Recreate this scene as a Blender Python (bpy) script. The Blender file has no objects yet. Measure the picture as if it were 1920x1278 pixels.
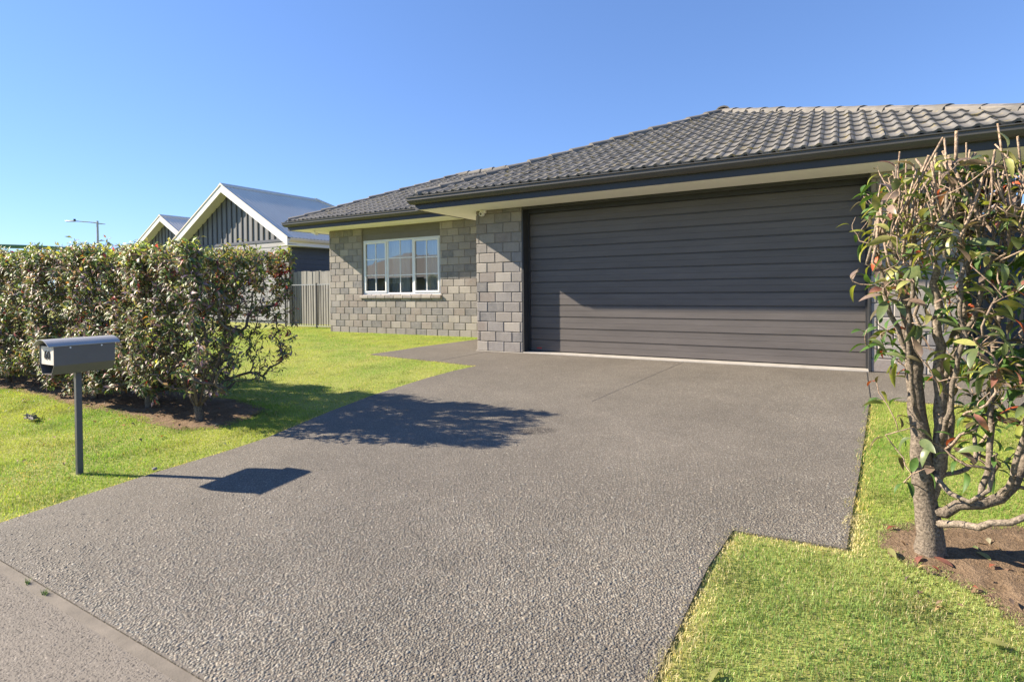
import bpy, bmesh, math
import numpy as np
from mathutils import Vector, Matrix

rnd = np.random.default_rng(7)
SC = bpy.context.scene
COL = SC.collection

# ------------------------------------------------------------------ camera
F_PX, YAW, PIT, ROLL, CY = 1043.558, .530, .010, -.011, 553.431
CAM = np.array([5.562, -8.243, 1.075])
fw = np.array([-math.sin(YAW) * math.cos(PIT), math.cos(YAW) * math.cos(PIT), -math.sin(PIT)])
r0 = np.array([math.cos(YAW), math.sin(YAW), 0.0])
u0 = np.cross(r0, fw)
rr = r0 * math.cos(ROLL) + u0 * math.sin(ROLL)
uu = -r0 * math.sin(ROLL) + u0 * math.cos(ROLL)
cd = bpy.data.cameras.new('camera')
co = bpy.data.objects.new('camera', cd)
COL.objects.link(co)
cd.sensor_fit = 'HORIZONTAL'
cd.sensor_width = 36
cd.lens = F_PX / 1920 * 36
cd.shift_y = (CY - 639) / 1920
cd.clip_start = .05
cd.clip_end = 2000
co.matrix_world = Matrix(((rr[0], uu[0], -fw[0], CAM[0]), (rr[1], uu[1], -fw[1], CAM[1]),
                          (rr[2], uu[2], -fw[2], CAM[2]), (0, 0, 0, 1)))
SC.camera = co

# ------------------------------------------------------------------ sky, sun, exposure
SUN_TO = Vector((-1.613, -.565, 1.0)).normalized()          # from the scene towards the sun
world = bpy.data.worlds.new('World')
SC.world = world
world.use_nodes = True
wn = world.node_tree
wn.nodes.clear()
sky = wn.nodes.new('ShaderNodeTexSky')
sky.sky_type = 'NISHITA'
sky.sun_disc = False
sky.sun_elevation = math.asin(SUN_TO.z)
sky.sun_rotation = math.atan2(SUN_TO.x, SUN_TO.y)
sky.altitude = 0
sky.air_density = 1.0
sky.dust_density = 0
sky.ozone_density = 3.0
bg = wn.nodes.new('ShaderNodeBackground')
bg.inputs['Strength'].default_value = .127
wo = wn.nodes.new('ShaderNodeOutputWorld')
gm = wn.nodes.new('ShaderNodeGamma')          # even tone curve over the whole sky: softer horizon, deeper blue
gm.inputs[1].default_value = .70
tn = wn.nodes.new('ShaderNodeMix')
tn.data_type = 'RGBA'
tn.blend_type = 'MULTIPLY'
tn.inputs[0].default_value = 1
tn.inputs[7].default_value = (.515, .675, 1.0, 1)
wn.links.new(sky.outputs[0], gm.inputs[0])
wn.links.new(gm.outputs[0], tn.inputs[6])
wn.links.new(tn.outputs[2], bg.inputs[0])
wn.links.new(bg.outputs[0], wo.inputs[0])
sd = bpy.data.lights.new('sun', 'SUN')
sd.energy = 5.0
sd.angle = math.radians(.53)
sd.color = (1.0, .88, .71)
so = bpy.data.objects.new('sun', sd)
COL.objects.link(so)
so.rotation_euler = (-SUN_TO).to_track_quat('-Z', 'Y').to_euler()
SC.view_settings.view_transform = 'Standard'
SC.view_settings.look = 'None'
SC.view_settings.exposure = 1.42
SC.view_settings.gamma = 1
SC.view_settings.use_curve_mapping = False


# ------------------------------------------------------------------ helpers
def tag(o, label=None, cat=None, group=None, kind=None):
    if label: o['label'] = label
    if cat: o['category'] = cat
    if group: o['group'] = group
    if kind: o['kind'] = kind
    return o


def empty(name, loc=(0, 0, 0)):
    o = bpy.data.objects.new(name, None)
    o.empty_display_size = .1
    o.location = loc
    COL.objects.link(o)
    return o


def link(name, me, parent=None):
    o = bpy.data.objects.new(name, me)
    COL.objects.link(o)
    if parent: o.parent = parent
    return o


class MB:
    """collects faces, builds one mesh"""
    def __init__(s):
        s.v, s.f = [], []

    def add(s, v, f):
        n = len(s.v)
        s.v += [tuple(map(float, p)) for p in v]
        s.f += [tuple(i + n for i in q) for q in f]
        return s

    def box(s, x0, x1, y0, y1, z0, z1):
        return s.add([(x0, y0, z0), (x1, y0, z0), (x1, y1, z0), (x0, y1, z0), (x0, y0, z1), (x1, y0, z1), (x1, y1, z1), (x0, y1, z1)],
                     [(0, 3, 2, 1), (4, 5, 6, 7), (0, 1, 5, 4), (1, 2, 6, 5), (2, 3, 7, 6), (3, 0, 4, 7)])

    def prism(s, prof, p0, p1, ax, ay):
        """profile (a,b) swept from p0 to p1; ax, ay the axes of a and b; p0/p1 may be functions of (a,b)"""
        n = len(prof)
        ax, ay = np.array(ax, float), np.array(ay, float)
        A = [np.array(p0(a, b) if callable(p0) else p0, float) + ax * a + ay * b for a, b in prof]
        B = [np.array(p1(a, b) if callable(p1) else p1, float) + ax * a + ay * b for a, b in prof]
        return s.add(A + B, [(i, (i + 1) % n, n + (i + 1) % n, n + i) for i in range(n)] + [tuple(range(n))[::-1], tuple(range(n, 2 * n))])

    def tube(s, pts, rad, n=8, cap=True):
        pts = np.array(pts, float)
        rad = np.broadcast_to(np.array(rad, float), (len(pts),))
        V = []
        ref = None
        for i in range(len(pts)):
            t = pts[min(i + 1, len(pts) - 1)] - pts[max(i - 1, 0)]
            t = t / (np.linalg.norm(t) + 1e-9)
            if ref is None:
                ref = np.array([1, 0, 0]) if abs(t[0]) < .8 else np.array([0, 1, 0])
            a = ref - t * (ref @ t)
            a /= np.linalg.norm(a) + 1e-9
            ref = a
            b = np.cross(t, a)
            for k in range(n):
                q = 2 * math.pi * k / n
                V.append(pts[i] + rad[i] * (a * math.cos(q) + b * math.sin(q)))
        Fc = []
        for i in range(len(pts) - 1):
            for k in range(n):
                Fc.append((i * n + k, i * n + (k + 1) % n, (i + 1) * n + (k + 1) % n, (i + 1) * n + k))
        if cap:
            Fc.append(tuple(range(n))[::-1])
            Fc.append(tuple((len(pts) - 1) * n + k for k in range(n)))
        return s.add(V, Fc)

    def mesh(s, name, m, smooth=False, bevel=0, off=(0, 0, 0)):
        me = bpy.data.meshes.new(name)
        o = np.array(off)
        me.from_pydata([tuple(np.array(p) - o) for p in s.v], [], s.f)
        if bevel or smooth:
            bm = bmesh.new()
            bm.from_mesh(me)
            bmesh.ops.recalc_face_normals(bm, faces=bm.faces)
            if bevel:
                bmesh.ops.bevel(bm, geom=[e for e in bm.edges if len(e.link_faces) == 2 and e.calc_face_angle() > .5], offset=bevel, segments=1, affect='EDGES')
            if smooth:
                for f in bm.faces: f.smooth = True
                for e in bm.edges:
                    if len(e.link_faces) == 2 and e.calc_face_angle() > .7: e.smooth = False
            bm.to_mesh(me)
            bm.free()
        me.materials.append(m)
        return me

    def build(s, name, m, parent=None, smooth=False, bevel=0, off=(0, 0, 0)):
        return link(name, s.mesh(name, m, smooth, bevel, off), parent)


def fast_mesh(name, V, Fc, m, col=None, smooth=False):
    """V (n,3), Fc (k,3 or 4) numpy"""
    me = bpy.data.meshes.new(name)
    k = Fc.shape[1]
    me.vertices.add(len(V)); me.vertices.foreach_set('co', V.astype(np.float32).ravel())
    me.loops.add(Fc.size); me.loops.foreach_set('vertex_index', Fc.astype(np.int32).ravel())
    me.polygons.add(len(Fc)); me.polygons.foreach_set('loop_start', (np.arange(len(Fc)) * k).astype(np.int32))
    me.polygons.foreach_set('loop_total', np.full(len(Fc), k, np.int32))
    if smooth: me.polygons.foreach_set('use_smooth', np.ones(len(Fc), bool))
    if col is not None:
        at = me.color_attributes.new('Col', 'FLOAT_COLOR', 'POINT')
        at.data.foreach_set('color', np.concatenate([col, np.ones((len(col), 1))], 1).astype(np.float32).ravel())
    me.update(calc_edges=True)
    me.materials.append(m)
    return me


# ------------------------------------------------------------------ materials
def new_mat(name):
    m = bpy.data.materials.new(name)
    m.use_nodes = True
    return m, m.node_tree, m.node_tree.nodes['Principled BSDF']


def N(nt, t, **kw):
    n = nt.nodes.new(t)
    for k, v in kw.items():
        if k in n.inputs: n.inputs[k].default_value = v
        else: setattr(n, k, v)
    return n


def mixrgb(nt, fac, a, b, mode='MIX'):
    n = nt.nodes.new('ShaderNodeMix')
    n.data_type = 'RGBA'
    n.blend_type = mode
    for sock, v in ((n.inputs[0], fac), (n.inputs[6], a), (n.inputs[7], b)):
        if hasattr(v, 'links') or isinstance(v, bpy.types.NodeSocket): nt.links.new(v, sock)
        elif isinstance(v, (int, float)): sock.default_value = v
        else: sock.default_value = (*v, 1)
    return n.outputs[2]


def ramp(nt, src, stops, interp='LINEAR'):
    n = nt.nodes.new('ShaderNodeValToRGB')
    n.color_ramp.interpolation = interp
    e = n.color_ramp.elements
    while len(e) < len(stops): e.new(.5)
    for i, (p, c) in enumerate(stops):
        e[i].position = p
        e[i].color = (*c, 1) if not isinstance(c, (int, float)) else (c, c, c, 1)
    nt.links.new(src, n.inputs[0])
    return n.outputs[0]


def noise(nt, vec, scale, detail=4, rough=.6, w=None):
    n = nt.nodes.new('ShaderNodeTexNoise')
    n.inputs['Scale'].default_value = scale
    n.inputs['Detail'].default_value = detail
    n.inputs['Roughness'].default_value = rough
    if w is not None:
        n.noise_dimensions = '4D'
        nt.links.new(w, n.inputs['W'])
    nt.links.new(vec, n.inputs['Vector'])
    return n.outputs[0]


def math_n(nt, op, a, b):
    n = nt.nodes.new('ShaderNodeMath')
    n.operation = op
    for i, v in enumerate((a, b)):
        if isinstance(v, (int, float)): n.inputs[i].default_value = v
        else: nt.links.new(v, n.inputs[i])
    return n.outputs[0]


def bump(nt, b, h, strength, dist):
    n = nt.nodes.new('ShaderNodeBump')
    n.inputs['Strength'].default_value = strength
    n.inputs['Distance'].default_value = dist
    nt.links.new(h, n.inputs['Height'])
    nt.links.new(n.outputs[0], b.inputs['Normal'])
    return n


def plain(name, c, rough=.6, var=.15, scale=8, metal=0, bmp=0, bscale=60, spec=.5, stretch=None, rand=0):
    """one base colour with noise mottling, optional fine relief and per-object variation"""
    m, nt, b = new_mat(name)
    tc = nt.nodes.new('ShaderNodeTexCoord')
    vec = tc.outputs['Object']
    if stretch:
        mp = nt.nodes.new('ShaderNodeMapping')
        mp.inputs['Scale'].default_value = stretch
        nt.links.new(vec, mp.inputs[0])
        vec = mp.outputs[0]
    oi = nt.nodes.new('ShaderNodeObjectInfo')
    w = math_n(nt, 'MULTIPLY', oi.outputs['Random'], 50.0)
    n1 = noise(nt, vec, scale, 5, .65, w)
    c = np.array(c)
    base = mixrgb(nt, ramp(nt, n1, [(.3, 0), (.7, 1)]), tuple(c * (1 - var)), tuple(np.minimum(c * (1 + var), .95)))
    if rand:
        k = ramp(nt, oi.outputs['Random'], [(0, 1 - rand), (1, 1 + rand * .6)])
        base = mixrgb(nt, 1.0, base, k, 'MULTIPLY')
    nt.links.new(base, b.inputs['Base Color'])
    b.inputs['Roughness'].default_value = rough
    b.inputs['Metallic'].default_value = metal
    b.inputs['Specular IOR Level'].default_value = spec
    if bmp:
        bump(nt, b, noise(nt, vec, bscale, 3, .6, w), bmp, .004)
    return m


def brick_mat():
    m, nt, b = new_mat('concrete_brick')
    tc = nt.nodes.new('ShaderNodeTexCoord'); oi = nt.nodes.new('ShaderNodeObjectInfo')
    w = math_n(nt, 'MULTIPLY', oi.outputs['Random'], 90.0)
    r = oi.outputs['Random']
    base = ramp(nt, r, [(0, (0.227, 0.21, 0.2)), (.16, (0.157, 0.155, 0.161)), (.3, (0.293, 0.262, 0.232)), (.45, (0.245, 0.206, 0.183)), (.58, (0.332, 0.301, 0.268)),
                        (.72, (0.254, 0.239, 0.234)), (.86, (0.402, 0.367, 0.321)), (1, (0.271, 0.236, 0.21))], 'CONSTANT')
    n1 = noise(nt, tc.outputs['Object'], 9, 5, .7, w)
    n2 = noise(nt, tc.outputs['Object'], 120, 3, .7, w)
    c = mixrgb(nt, ramp(nt, n1, [(.32, 0), (.68, 1)]), base, (.36, .336, .31))
    c = mixrgb(nt, .62, base, c)
    c = mixrgb(nt, .10, c, (.31, .288, .27))
    c = mixrgb(nt, .55, c, ramp(nt, n2, [(.25, .45), (.6, 1.05)]), 'MULTIPLY')
    gp_ = nt.nodes.new('ShaderNodeNewGeometry')
    c = mixrgb(nt, 1.0, c, ramp(nt, noise(nt, gp_.outputs['Position'], 1.4, 5, .7), [(.3, .84), (.7, 1.12)]), 'MULTIPLY')
    nt.links.new(c, b.inputs['Base Color'])
    b.inputs['Roughness'].default_value = .9
    b.inputs['Specular IOR Level'].default_value = .2
    bump(nt, b, n2, .5, .004)
    return m


def tile_mat():
    m, nt, b = new_mat('concrete_tile')
    g = nt.nodes.new('ShaderNodeNewGeometry'); oi = nt.nodes.new('ShaderNodeObjectInfo')
    n1 = noise(nt, g.outputs['Position'], 3.2, 5, .65)
    n2 = noise(nt, g.outputs['Position'], 45, 4, .7)
    c = mixrgb(nt, ramp(nt, n1, [(.3, 0), (.7, 1)]), (.152, .147, .140), (.212, .20, .185))
    c = mixrgb(nt, .6, c, ramp(nt, n2, [(.25, .55), (.65, 1.1)]), 'MULTIPLY')
    c = mixrgb(nt, 1.0, c, ramp(nt, oi.outputs['Random'], [(0, .88), (1, 1.1)]), 'MULTIPLY')
    n3 = noise(nt, g.outputs['Position'], 7.5, 3, .6)
    n4 = noise(nt, g.outputs['Position'], 70, 2, .5)
    li = math_n(nt, 'MULTIPLY', ramp(nt, n3, [(.57, 0), (.66, 1)]), ramp(nt, n4, [(.45, 0), (.6, 1)]))
    c = mixrgb(nt, li, c, (.30, .23, .06))
    nt.links.new(c, b.inputs['Base Color'])
    b.inputs['Roughness'].default_value = .75
    b.inputs['Specular IOR Level'].default_value = .35
    bump(nt, b, n2, .35, .003)
    return m


def attr_mat(name, rough, spec=.4, transl=0, var=.25, scale=40, bmp=0):
    m, nt, b = new_mat(name)
    a = nt.nodes.new('ShaderNodeAttribute'); a.attribute_name = 'Col'
    g = nt.nodes.new('ShaderNodeNewGeometry')
    n = noise(nt, g.outputs['Position'], scale, 3, .6)
    c = mixrgb(nt, 1.0, a.outputs['Color'], ramp(nt, n, [(.25, 1 - var), (.75, 1 + var * .7)]), 'MULTIPLY')
    nt.links.new(c, b.inputs['Base Color'])
    b.inputs['Roughness'].default_value = rough
    b.inputs['Specular IOR Level'].default_value = spec
    if bmp: bump(nt, b, n, bmp, .003)
    if transl:
        t = nt.nodes.new('ShaderNodeBsdfTranslucent')
        nt.links.new(mixrgb(nt, 1.0, c, (1.25, 1.25, .7), 'MULTIPLY'), t.inputs['Color'])
        mx = nt.nodes.new('ShaderNodeMixShader')
        mx.inputs[0].default_value = transl
        nt.links.new(b.outputs[0], mx.inputs[1]); nt.links.new(t.outputs[0], mx.inputs[2])
        nt.links.new(mx.outputs[0], nt.nodes['Material Output'].inputs[0])
    return m


def leaf_mat(name, c, c2):
    """a close-up leaf: mottled colour, glossy upper side"""
    m, nt, b = new_mat(name)
    tc = nt.nodes.new('ShaderNodeTexCoord'); oi = nt.nodes.new('ShaderNodeObjectInfo')
    w = math_n(nt, 'MULTIPLY', oi.outputs['Random'], 60.0)
    n = noise(nt, tc.outputs['Object'], 3.5, 4, .7, w)
    n2 = noise(nt, tc.outputs['Object'], 22, 3, .7, w)
    col = mixrgb(nt, ramp(nt, n, [(.35, 0), (.7, 1)]), c, c2)
    col = mixrgb(nt, .5, col, ramp(nt, n2, [(.3, .6), (.6, 1.1)]), 'MULTIPLY')
    col = mixrgb(nt, 1.0, col, ramp(nt, oi.outputs['Random'], [(0, .7), (1, 1.25)]), 'MULTIPLY')
    nt.links.new(col, b.inputs['Base Color'])
    b.inputs['Roughness'].default_value = .36
    b.inputs['Specular IOR Level'].default_value = .5
    t = nt.nodes.new('ShaderNodeBsdfTranslucent')
    nt.links.new(mixrgb(nt, 1.0, col, (1.5, 1.5, .6), 'MULTIPLY'), t.inputs['Color'])
    mx = nt.nodes.new('ShaderNodeMixShader'); mx.inputs[0].default_value = .25
    nt.links.new(b.outputs[0], mx.inputs[1]); nt.links.new(t.outputs[0], mx.inputs[2])
    nt.links.new(mx.outputs[0], nt.nodes['Material Output'].inputs[0])
    return m


def aggregate_mat(name, matrix, stones, cover, scale):
    """exposed aggregate: cells in stone colours bedded in cement"""
    m, nt, b = new_mat(name)
    g = nt.nodes.new('ShaderNodeNewGeometry')
    wob = noise(nt, g.outputs['Position'], scale * .8, 2, .5)
    v = nt.nodes.new('ShaderNodeTexVoronoi'); v.inputs['Scale'].default_value = scale
    v.inputs['Randomness'].default_value = 1
    nt.links.new(g.outputs['Position'], v.inputs['Vector'])
    sep = nt.nodes.new('ShaderNodeSeparateColor'); nt.links.new(v.outputs['Color'], sep.inputs[0])
    st = ramp(nt, sep.outputs[0], [(i / (len(stones) - 1), s) for i, s in enumerate(stones)])
    edge = ramp(nt, math_n(nt, 'ADD', v.outputs['Distance'], math_n(nt, 'MULTIPLY', wob, .25)), [(cover, 1), (cover + .16, 0)])
    c = mixrgb(nt, edge, matrix, st)
    big = noise(nt, g.outputs['Position'], .9, 4, .6)
    big2 = noise(nt, g.outputs['Position'], 5, 4, .6)
    c = mixrgb(nt, 1.0, c, ramp(nt, big, [(.3, .86), (.7, 1.12)]), 'MULTIPLY')
    c = mixrgb(nt, 1.0, c, ramp(nt, big2, [(.3, .92), (.7, 1.07)]), 'MULTIPLY')
    nt.links.new(c, b.inputs['Base Color'])
    b.inputs['Roughness'].default_value = .72
    b.inputs['Specular IOR Level'].default_value = .35
    bump(nt, b, edge, .8, .005)
    return m, nt, b, c, g


def ground_mat():
    m, nt, b = new_mat('turf_ground')
    g = nt.nodes.new('ShaderNodeNewGeometry')
    n1 = noise(nt, g.outputs['Position'], 1.1, 4, .6)
    n2 = noise(nt, g.outputs['Position'], 35, 4, .7)
    c = mixrgb(nt, ramp(nt, n1, [(.3, 0), (.7, 1)]), (.24, .285, .07), (.35, .345, .11))
    c = mixrgb(nt, .7, c, ramp(nt, n2, [(.3, .6), (.65, 1.1)]), 'MULTIPLY')
    nt.links.new(c, b.inputs['Base Color'])
    b.inputs['Roughness'].default_value = .95
    b.inputs['Specular IOR Level'].default_value = .1
    bump(nt, b, n2, .5, .015)
    return m


def soil_mat():
    m, nt, b = new_mat('soil')
    g = nt.nodes.new('ShaderNodeNewGeometry')
    n1 = noise(nt, g.outputs['Position'], 9, 6, .7)
    n2 = noise(nt, g.outputs['Position'], 70, 4, .75)
    c = mixrgb(nt, ramp(nt, n1, [(.3, 0), (.7, 1)]), (.17, .115, .07), (.29, .205, .135))
    c = mixrgb(nt, .7, c, ramp(nt, n2, [(.3, .45), (.62, 1.1)]), 'MULTIPLY')
    nt.links.new(c, b.inputs['Base Color'])
    b.inputs['Roughness'].default_value = .95
    b.inputs['Specular IOR Level'].default_value = .1
    bump(nt, b, math_n(nt, 'ADD', n1, math_n(nt, 'MULTIPLY', n2, .5)), 1.0, .025)
    return m


def glass_mat():
    m, nt, b = new_mat('window_glass')
    nt.nodes.remove(b)
    fr = nt.nodes.new('ShaderNodeFresnel'); fr.inputs['IOR'].default_value = 1.5
    gl = nt.nodes.new('ShaderNodeBsdfGlossy'); gl.inputs['Roughness'].default_value = .01
    tr = nt.nodes.new('ShaderNodeBsdfTransparent'); tr.inputs['Color'].default_value = (.8, .85, .85, 1)
    mx = nt.nodes.new('ShaderNodeMixShader')
    k = math_n(nt, 'ADD', math_n(nt, 'MULTIPLY', fr.outputs[0], 1.6), .22)
    k.node.use_clamp = True
    nt.links.new(k, mx.inputs[0]); nt.links.new(tr.outputs[0], mx.inputs[1]); nt.links.new(gl.outputs[0], mx.inputs[2])
    nt.links.new(mx.outputs[0], nt.nodes['Material Output'].inputs[0])
    return m


M = {}
M['brick'] = brick_mat()
M['mortar'] = plain('mortar', (.22, .20, .178), .95, .15, 20, bmp=.5, bscale=200)
M['tile'] = tile_mat()
M['ridge'] = plain('ridge_concrete', (0.15, 0.14, 0.126), .85, .3, 5, bmp=.4, bscale=90, rand=.12)
M['gutter'] = plain('gutter_steel', (0.0682, 0.0638, 0.0572), .42, .12, 3, spec=.5)
M['fascia'] = plain('fascia_paint', (.036, .037, .042), .5, .1, 3)
M['soffit'] = plain('soffit_paint', (.9, .88, .84), .8, .04, 2)
M['jamb'] = plain('jamb_paint', (.035, .035, .036), .5, .15, 5)
M['door'] = plain('door_paint', (.118, .105, .098), .5, .16, 2.2, bmp=.12, bscale=30, stretch=(.6, 4, 4), rand=.06)
M['white'] = plain('white_aluminium', (.78, .79, .8), .4, .03, 4)
M['board'] = plain('grey_board', (.15, .14, .125), .6, .08, 3)
M['glass'] = glass_mat()
M['concrete'] = plain('pale_concrete', (.37, .345, .31), .9, .18, 6, bmp=.3, bscale=150)
M['curtain'] = plain('curtain_cloth', (.32, .38, .46), .9, .1, 4)
M['curtain_cream'] = plain('cream_cloth', (.78, .77, .74), .9, .1, 4)
M['room'] = plain('room_paint', (.62, .60, .56), .9, .05, 2)
M['ground'] = ground_mat()
M['soil'] = soil_mat()
M['bark'] = attr_mat('bark', .95, .15, 0, .85, 85, bmp=1.0)
for _n in M['bark'].node_tree.nodes:
    if _n.type == 'BUMP': _n.inputs['Distance'].default_value = .008
    if _n.type == 'TEX_NOISE': _n.inputs['Detail'].default_value = 6
M['leaf'] = attr_mat('hedge_leaf', .52, .36, .3, .3, 30)
M['grass'] = attr_mat('grass_blade', .6, .25, .42, .2, 3)
M['pebble'] = attr_mat('pebble', .68, .35, 0, .18, 130)
_nt = M['pebble'].node_tree
_b = _nt.nodes['Principled BSDF']
_src = _b.inputs['Base Color'].links[0].from_socket
_g = _nt.nodes.new('ShaderNodeNewGeometry')
_n1 = ramp(_nt, noise(_nt, _g.outputs['Position'], .9, 4, .6), [(.3, .86), (.7, 1.12)])
_n2 = ramp(_nt, noise(_nt, _g.outputs['Position'], 5, 4, .6), [(.3, .92), (.7, 1.07)])
_nt.links.new(mixrgb(_nt, 1.0, mixrgb(_nt, 1.0, _src, _n1, 'MULTIPLY'), _n2, 'MULTIPLY'), _b.inputs['Base Color'])
M['timber'] = plain('weathered_timber', (.265, .253, .232), .9, .3, 3, bmp=.5, bscale=30, stretch=(14, 14, .7), rand=.22)
M['steel'] = plain('galvanised_steel', (.32, .33, .34), .45, .1, 5, metal=.3)
M['black_steel'] = plain('black_powder_coat', (.02, .021, .023), .4, .1, 6)
M['box'] = plain('mailbox_paint', (.128, .12, .114), .42, .08, 5, bmp=.05, bscale=40)
M['box_roof'] = plain('mailbox_roof', (.36, .35, .34), .42, .06, 6)
M['plate'] = plain('number_plate', (.66, .60, .53), .6, .25, 25)
M['digit'] = plain('digit_paint', (.045, .045, .05), .5, .1, 10)
M['dark'] = plain('dark_void', (.012, .012, .014), .8, .1, 5)
M['nb_batten'] = plain('grey_cladding', (.15, .157, .172), .6, .08, 2, rand=.06)
M['nb_strip'] = plain('dark_batten', (.06, .062, .07), .6, .08, 2)
M['nb_navy'] = plain('navy_weatherboard', (.055, .066, .095), .55, .1, 2, rand=.08)
M['nb_board'] = plain('pale_weatherboard', (.25, .25, .25), .6, .06, 2, rand=.06)
M['nb_roof'] = plain('corrugated_steel', (.74, .65, .53), .45, .08, 1.2)
M['nb_white'] = plain('white_barge_paint', (.8, .79, .76), .6, .04, 2)
M['nb_soffit'] = plain('verge_paint', (.55, .53, .5), .8, .04, 2)
M['green_pad'] = plain('green_pad', (.09, .2, .09), .6, .15, 4)
M['net'] = plain('grey_band', (.45, .47, .48), .7, .1, 4)
M['lamp_grey'] = plain('lamp_steel', (.40, .41, .42), .5, .08, 4, metal=.2)
M['red'] = plain('red_marker', (.5, .03, .03), .5, .1, 5)
L_GREEN = leaf_mat('leaf_green', (.10, .145, .055), (.17, .20, .08))
L_YELLOW = leaf_mat('leaf_yellow', (.27, .29, .08), (.42, .39, .16))
L_BRONZE = leaf_mat('leaf_bronze', (.22, .15, .13), (.27, .21, .14))
L_RED = leaf_mat('leaf_red', (.28, .10, .075), (.40, .21, .15))

SLOPE = .0423
Y_KERB = -7.107


def zt(x, y):
    """finished level of the paved ground"""
    y = np.asarray(y, float)
    return np.where(y > 0, 0, np.where(y < Y_KERB, SLOPE * Y_KERB - .012 * (Y_KERB - np.maximum(y, -9.2)), SLOPE * y))


# ------------------------------------------------------------------ ground, driveway, footpath
xs = np.concatenate([[-900, -300, -100, -60, -35], np.linspace(-24, 12, 73), [16, 30, 80, 300, 900]])
ys = np.concatenate([[-900, -300, -60, -20, -9.2], np.linspace(Y_KERB, 0, 25), np.linspace(.3, 12, 16), [20, 60, 300, 900]])
gx, gy = np.meshgrid(xs, ys)
gz = zt(gx, gy) - .013
V = np.stack([gx, gy, gz], -1).reshape(-1, 3)
nx, ny = len(xs), len(ys)
ii = np.arange(nx * ny).reshape(ny, nx)
Fq = np.stack([ii[:-1, :-1], ii[:-1, 1:], ii[1:, 1:], ii[1:, :-1]], -1).reshape(-1, 4)
tag(link('ground', fast_mesh('ground', V, Fq, M['ground'], smooth=True)), 'turf ground under the lawns and gardens', 'ground', kind='structure')

DRIVE = [(1.21, Y_KERB), (1.18, -6.6), (1.165, -6.065), (1.19, -5.45), (1.17, -5.1), (.96, -4.2), (.83, -3.43), (.77, -2.36), (.80, -1.8), (.887, -1.315),
         (-1.62, -1.0), (-1.38, -.15), (-1.28, 1.39), (-1.25, 2.40), (0.02, 2.40), (0.02, .02), (.93, .02), (.93, .19), (5.9, .19), (5.9, .02), (9.5, .02), (9.5, -1.45), (5.835, -1.57),
         (5.683, -3.838), (5.592, -5.064), (5.075, -5.108), (5.03, -5.53), (5.02, -5.907), (5.01, -6.377), (4.99, Y_KERB)]


def poly_sheet(name, poly, mat_, dz, thick, cuts=None):
    bm = bmesh.new()
    vs = [bm.verts.new((x, y, 0)) for x, y in poly]
    f = bm.faces.new(vs)
    bmesh.ops.triangulate(bm, faces=[f])
    for c in (cuts if cuts is not None else [Y_KERB + .001, 0.0]):
        bmesh.ops.bisect_plane(bm, geom=bm.verts[:] + bm.edges[:] + bm.faces[:], plane_co=(0, c, 0), plane_no=(0, 1, 0))
    if thick:
        top = bm.faces[:]
        r = bmesh.ops.extrude_face_region(bm, geom=top)
        low = [v for v in r['geom'] if isinstance(v, bmesh.types.BMVert)]
        for v in low: v.co.z -= thick
    bmesh.ops.recalc_face_normals(bm, faces=bm.faces)
    for v in bm.verts: v.co.z += float(zt(v.co.x, v.co.y)) + dz
    me = bpy.data.meshes.new(name)
    bm.to_mesh(me); bm.free()
    me.materials.append(mat_)
    return link(name, me)


STONES = [(0.105, 0.096, 0.0835), (0.167, 0.151, 0.128), (0.223, 0.202, 0.173), (0.185, 0.169, 0.144), (0.285, 0.26, 0.227)]
dm, nt, bb, cc, gg = aggregate_mat('exposed_aggregate', (.13, .113, .092), STONES, .42, 72)
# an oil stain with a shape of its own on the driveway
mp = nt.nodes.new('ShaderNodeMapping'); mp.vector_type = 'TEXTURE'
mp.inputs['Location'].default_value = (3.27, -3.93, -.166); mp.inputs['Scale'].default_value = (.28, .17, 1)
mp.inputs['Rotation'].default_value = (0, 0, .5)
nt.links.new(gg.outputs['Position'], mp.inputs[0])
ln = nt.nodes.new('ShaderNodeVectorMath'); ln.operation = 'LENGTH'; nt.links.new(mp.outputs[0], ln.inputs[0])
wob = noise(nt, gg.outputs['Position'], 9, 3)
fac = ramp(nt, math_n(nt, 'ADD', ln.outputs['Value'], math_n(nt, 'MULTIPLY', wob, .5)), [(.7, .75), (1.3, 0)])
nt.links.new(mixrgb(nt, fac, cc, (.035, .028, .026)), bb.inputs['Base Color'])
M['drive'] = dm
M['path'] = aggregate_mat('footpath_concrete', (.165, .143, .117), [(.11, .097, .082), (.165, .145, .123), (.21, .185, .155), (.175, .152, .126)], .34, 105)[0]
drive = tag(poly_sheet('driveway', DRIVE, M['drive'], 0, .08), 'wide grey exposed aggregate driveway leading to the garage', 'driveway', kind='structure')
FOOT = [(-60, Y_KERB - .05), (-60, -9.1), (30, -9.1), (30, Y_KERB - .05)]
tag(poly_sheet('footpath', FOOT, M['path'], -.004, .1, []), 'brownish concrete footpath crossing the near corner', 'footpath', kind='structure')
ROAD = [(-300, -12), (-300, -20), (200, -20), (200, -12)]
M['road'] = aggregate_mat('asphalt', (.04, .04, .04), [(.04, .04, .042), (.06, .06, .06), (.08, .078, .075)], .4, 70)[0]
tag(poly_sheet('road', ROAD, M['road'], -.03, .1, []), 'asphalt street running past behind the camera', 'road', kind='structure')
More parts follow.
